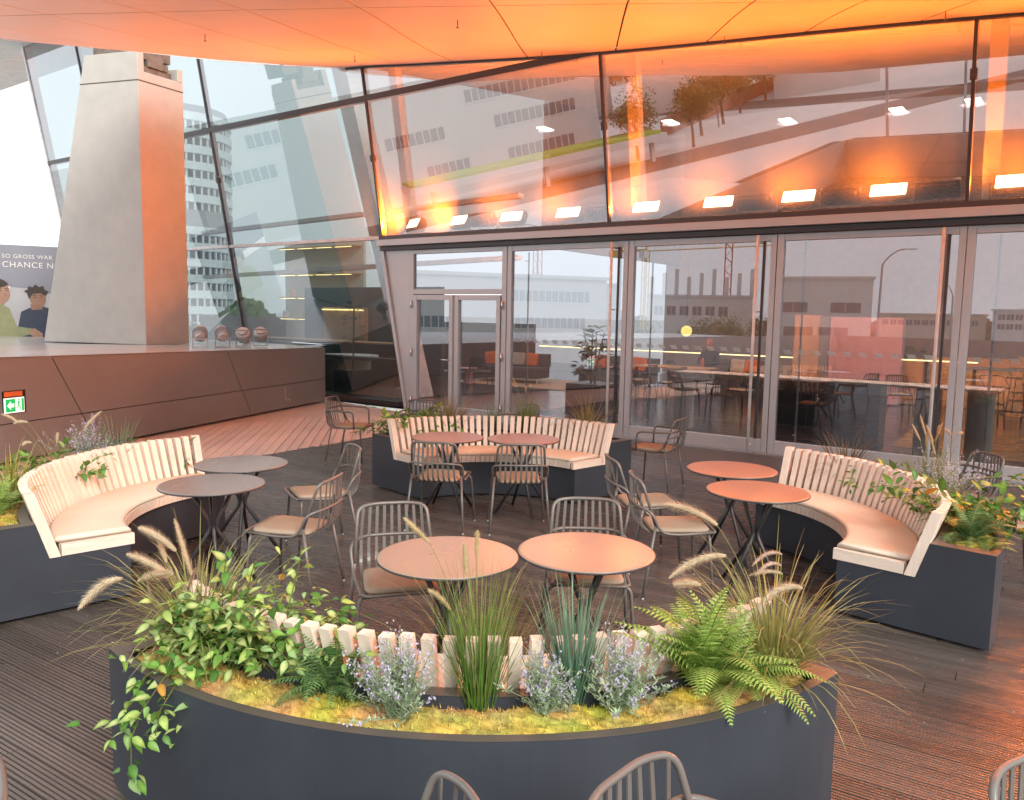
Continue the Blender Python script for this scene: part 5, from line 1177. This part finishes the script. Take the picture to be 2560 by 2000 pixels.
# trees
def leafcloud(r, n, rx, rz_, c0, c1, sz):
    mb = MB(); lobes = [(r.uniform(-.55, .55)*rx, r.uniform(-.55, .55)*rx, r.uniform(-.35, .5)*rz_, r.uniform(.35, .6)) for _ in range(12)]
    for _ in range(n):
        lx_, ly, lz, q = r.choice(lobes); d = V((r.gauss(0, 1), r.gauss(0, 1), r.gauss(0, 1))).normalized()*r.random()**.4; p = V((lx_+d.x*q*rx, ly+d.y*q*rx, lz+d.z*q*rz_)); f = r.uniform(.6, 1.3); c = tuple(x*f for x in lerp3(c0, c1, r.random()))
        u = V((r.gauss(0, 1), r.gauss(0, 1), r.gauss(0, 1))).normalized()*sz; w = u.orthogonal().normalized()*sz*.6; mb.add([p-u, p+w, p+u, p-w], [(0, 1, 2, 3)], c)
    return mb.mesh('crown', 'leaf_matte')
r = random.Random(9); CR = [leafcloud(r, 2600, 3.4, 3.2, (.05, .10, .025), (.16, .18, .04), .17) for _ in range(3)]
def tree(label, P, s, k):
    t = thing('street_tree', label, 'tree', (P[0], P[1], -6), k*1.3, 'street trees beyond the parapet'); t.scale = (s, s, s); place('crown', CR[k % 3], t, loc=(0, 0, 5.2))
    g = MB(); g.tube([(0, 0, 0), (.1, 0, 2.2), (0, .1, 4)], [.22, .17, .12], 8)
    for a in range(5): g.tube([(0, 0, 2.4+.3*a), (1.4*cos(a*1.3), 1.4*sin(a*1.3), 4.4+.35*a)], [.10, .04], 6)
    g.build('trunk', 'bark', t, True)
TR = [(-70, -31), (-78, -37), (-84, -44), (-92, -52), (-100, -62), (-108, -70), (-118, -86), (-70, -24)]
for k, (x, y) in enumerate(TR): tree('%s street tree from the left mirrored in the leaning glass' % ['second', 'third', 'fourth', 'fifth', 'sixth', 'seventh', 'eighth', 'first'][k], (x, y), .86+.08*(k % 3), k)
g = MB(); a, b = V((-86, -36, -6)), V((-150, -120, -6)); d = (b-a).normalized(); n_ = V((-d.y, d.x, 0))*.2; g.hexa([a-n_, b-n_, b+n_, a+n_]+[p+V((0, 0, 2.2)) for p in (a-n_, b-n_, b+n_, a+n_)])
tag(g.build('brick_wall', 'brick_red'), 'reddish wall behind the mirrored street trees', 'wall')
g = MB(); rr_ = random.Random(8)
for k in range(9000):
    az = rr_.uniform(-170, -122); dist = rr_.uniform(300, 420); p = pol(az, dist)+V((0, 0, -6+rr_.random()**.7*(7.5+1.2*sin(az*1.7)+.8*sin(az*4.1)))); f = rr_.uniform(.6, 1.2); u = V((rr_.gauss(0, 1), rr_.gauss(0, 1), rr_.gauss(0, 1))).normalized()*1.6; w = u.orthogonal().normalized()*1.2; g.add([p-u, p+w, p+u, p-w], [(0, 1, 2, 3)], (.10*f, .13*f, .08*f))
o = g.build('far_woods', 'leaf_matte'); tag(o, 'dark line of far trees on the mirrored horizon', 'woods', kind='stuff')
# round office tower seen through the left glass
TC = V((-52, 126, 0)); t = thing('office_tower', 'round white office tower with window bands seen through the left glass', 'building', (TC.x, TC.y, -6), rad(-68))
wb = MB(); RT = 7.6; NS = 44
for cx_, cy_ in ((0, 0), (-9, 5), (-7.5, -8.5)): pass
for fl in range(15):
    z = 1.5+fl*2.35
    if fl in (8, ):      # plant floor
        MB().lathe([(RT+.1, z-.4), (RT+.1, z+2.0)], 56).build('plant_floor', 'lamp_grey', t); continue
    MB().lathe([(RT-.25, z+.72), (RT+.15, z+.80), (RT+.15, z+1.95), (RT-.25, z+1.97)], 56).build('spandrel', 'tower_white', t)
    MB().lathe([(RT-.28, z-.4), (RT-.28, z+.75)], 56).build('window_band', 'tower_window', t)
    g = MB()
    for k in range(NS):
        a = 2*pi*k/NS; c_, s_ = cos(a), sin(a); g.hexa([(q*c_-e*s_, q*s_+e*c_, zz_) for zz_ in (z-.39, z+.74) for q, e in ((RT-.3, -.14), (RT-.02, -.14), (RT-.02, .14), (RT-.3, .14))])
    g.build('window_post', 'tower_white', t)
MB().lathe([(RT-.5, -0), (RT-.5, 37.5), (.01, 37.6)], 40).build('core', 'lamp_grey', t)
g = MB(); rr_ = random.Random(18)
for k in range(5000):
    az = rr_.uniform(96, 122); dist = rr_.uniform(60, 85); p = V((cos(rad(az)), sin(rad(az)), 0))*dist+V((0, 0, -6+rr_.random()**.6*(7.5+1.2*sin(az)))); f = rr_.uniform(.6, 1.2); u = V((rr_.gauss(0, 1), rr_.gauss(0, 1), rr_.gauss(0, 1))).normalized()*.35; w = u.orthogonal().normalized()*.3; g.add([p-u, p+w, p+u, p-w], [(0, 1, 2, 3)], (.07*f, .13*f, .05*f))
tag(g.build('shrubbery', 'leaf_matte'), 'green shrubbery below the round tower through the left glass', 'shrubs', kind='stuff')

# crumbs and dry leaf bits lying on the deck
g = MB(); r = random.Random(404)
for k in range(420):
    x, y = r.uniform(-3.2, 3.6), r.uniform(2.2, 8.5); q = r.uniform(.002, .006); a = r.random()*6.28; c = r.choice([(.55, .50, .42), (.42, .34, .22), (.62, .60, .55)])
    g.add([(x+q*cos(a+i*1.57)*(1.8 if i % 2 else 1), y+q*sin(a+i*1.57), .0015+(.003 if i == 1 else 0)) for i in range(4)], [(0, 1, 2, 3)], c)
tag(g.build('crumbs', 'leaf_matte'), 'pale crumbs and dry leaf bits scattered over the deck', 'litter', kind='stuff')
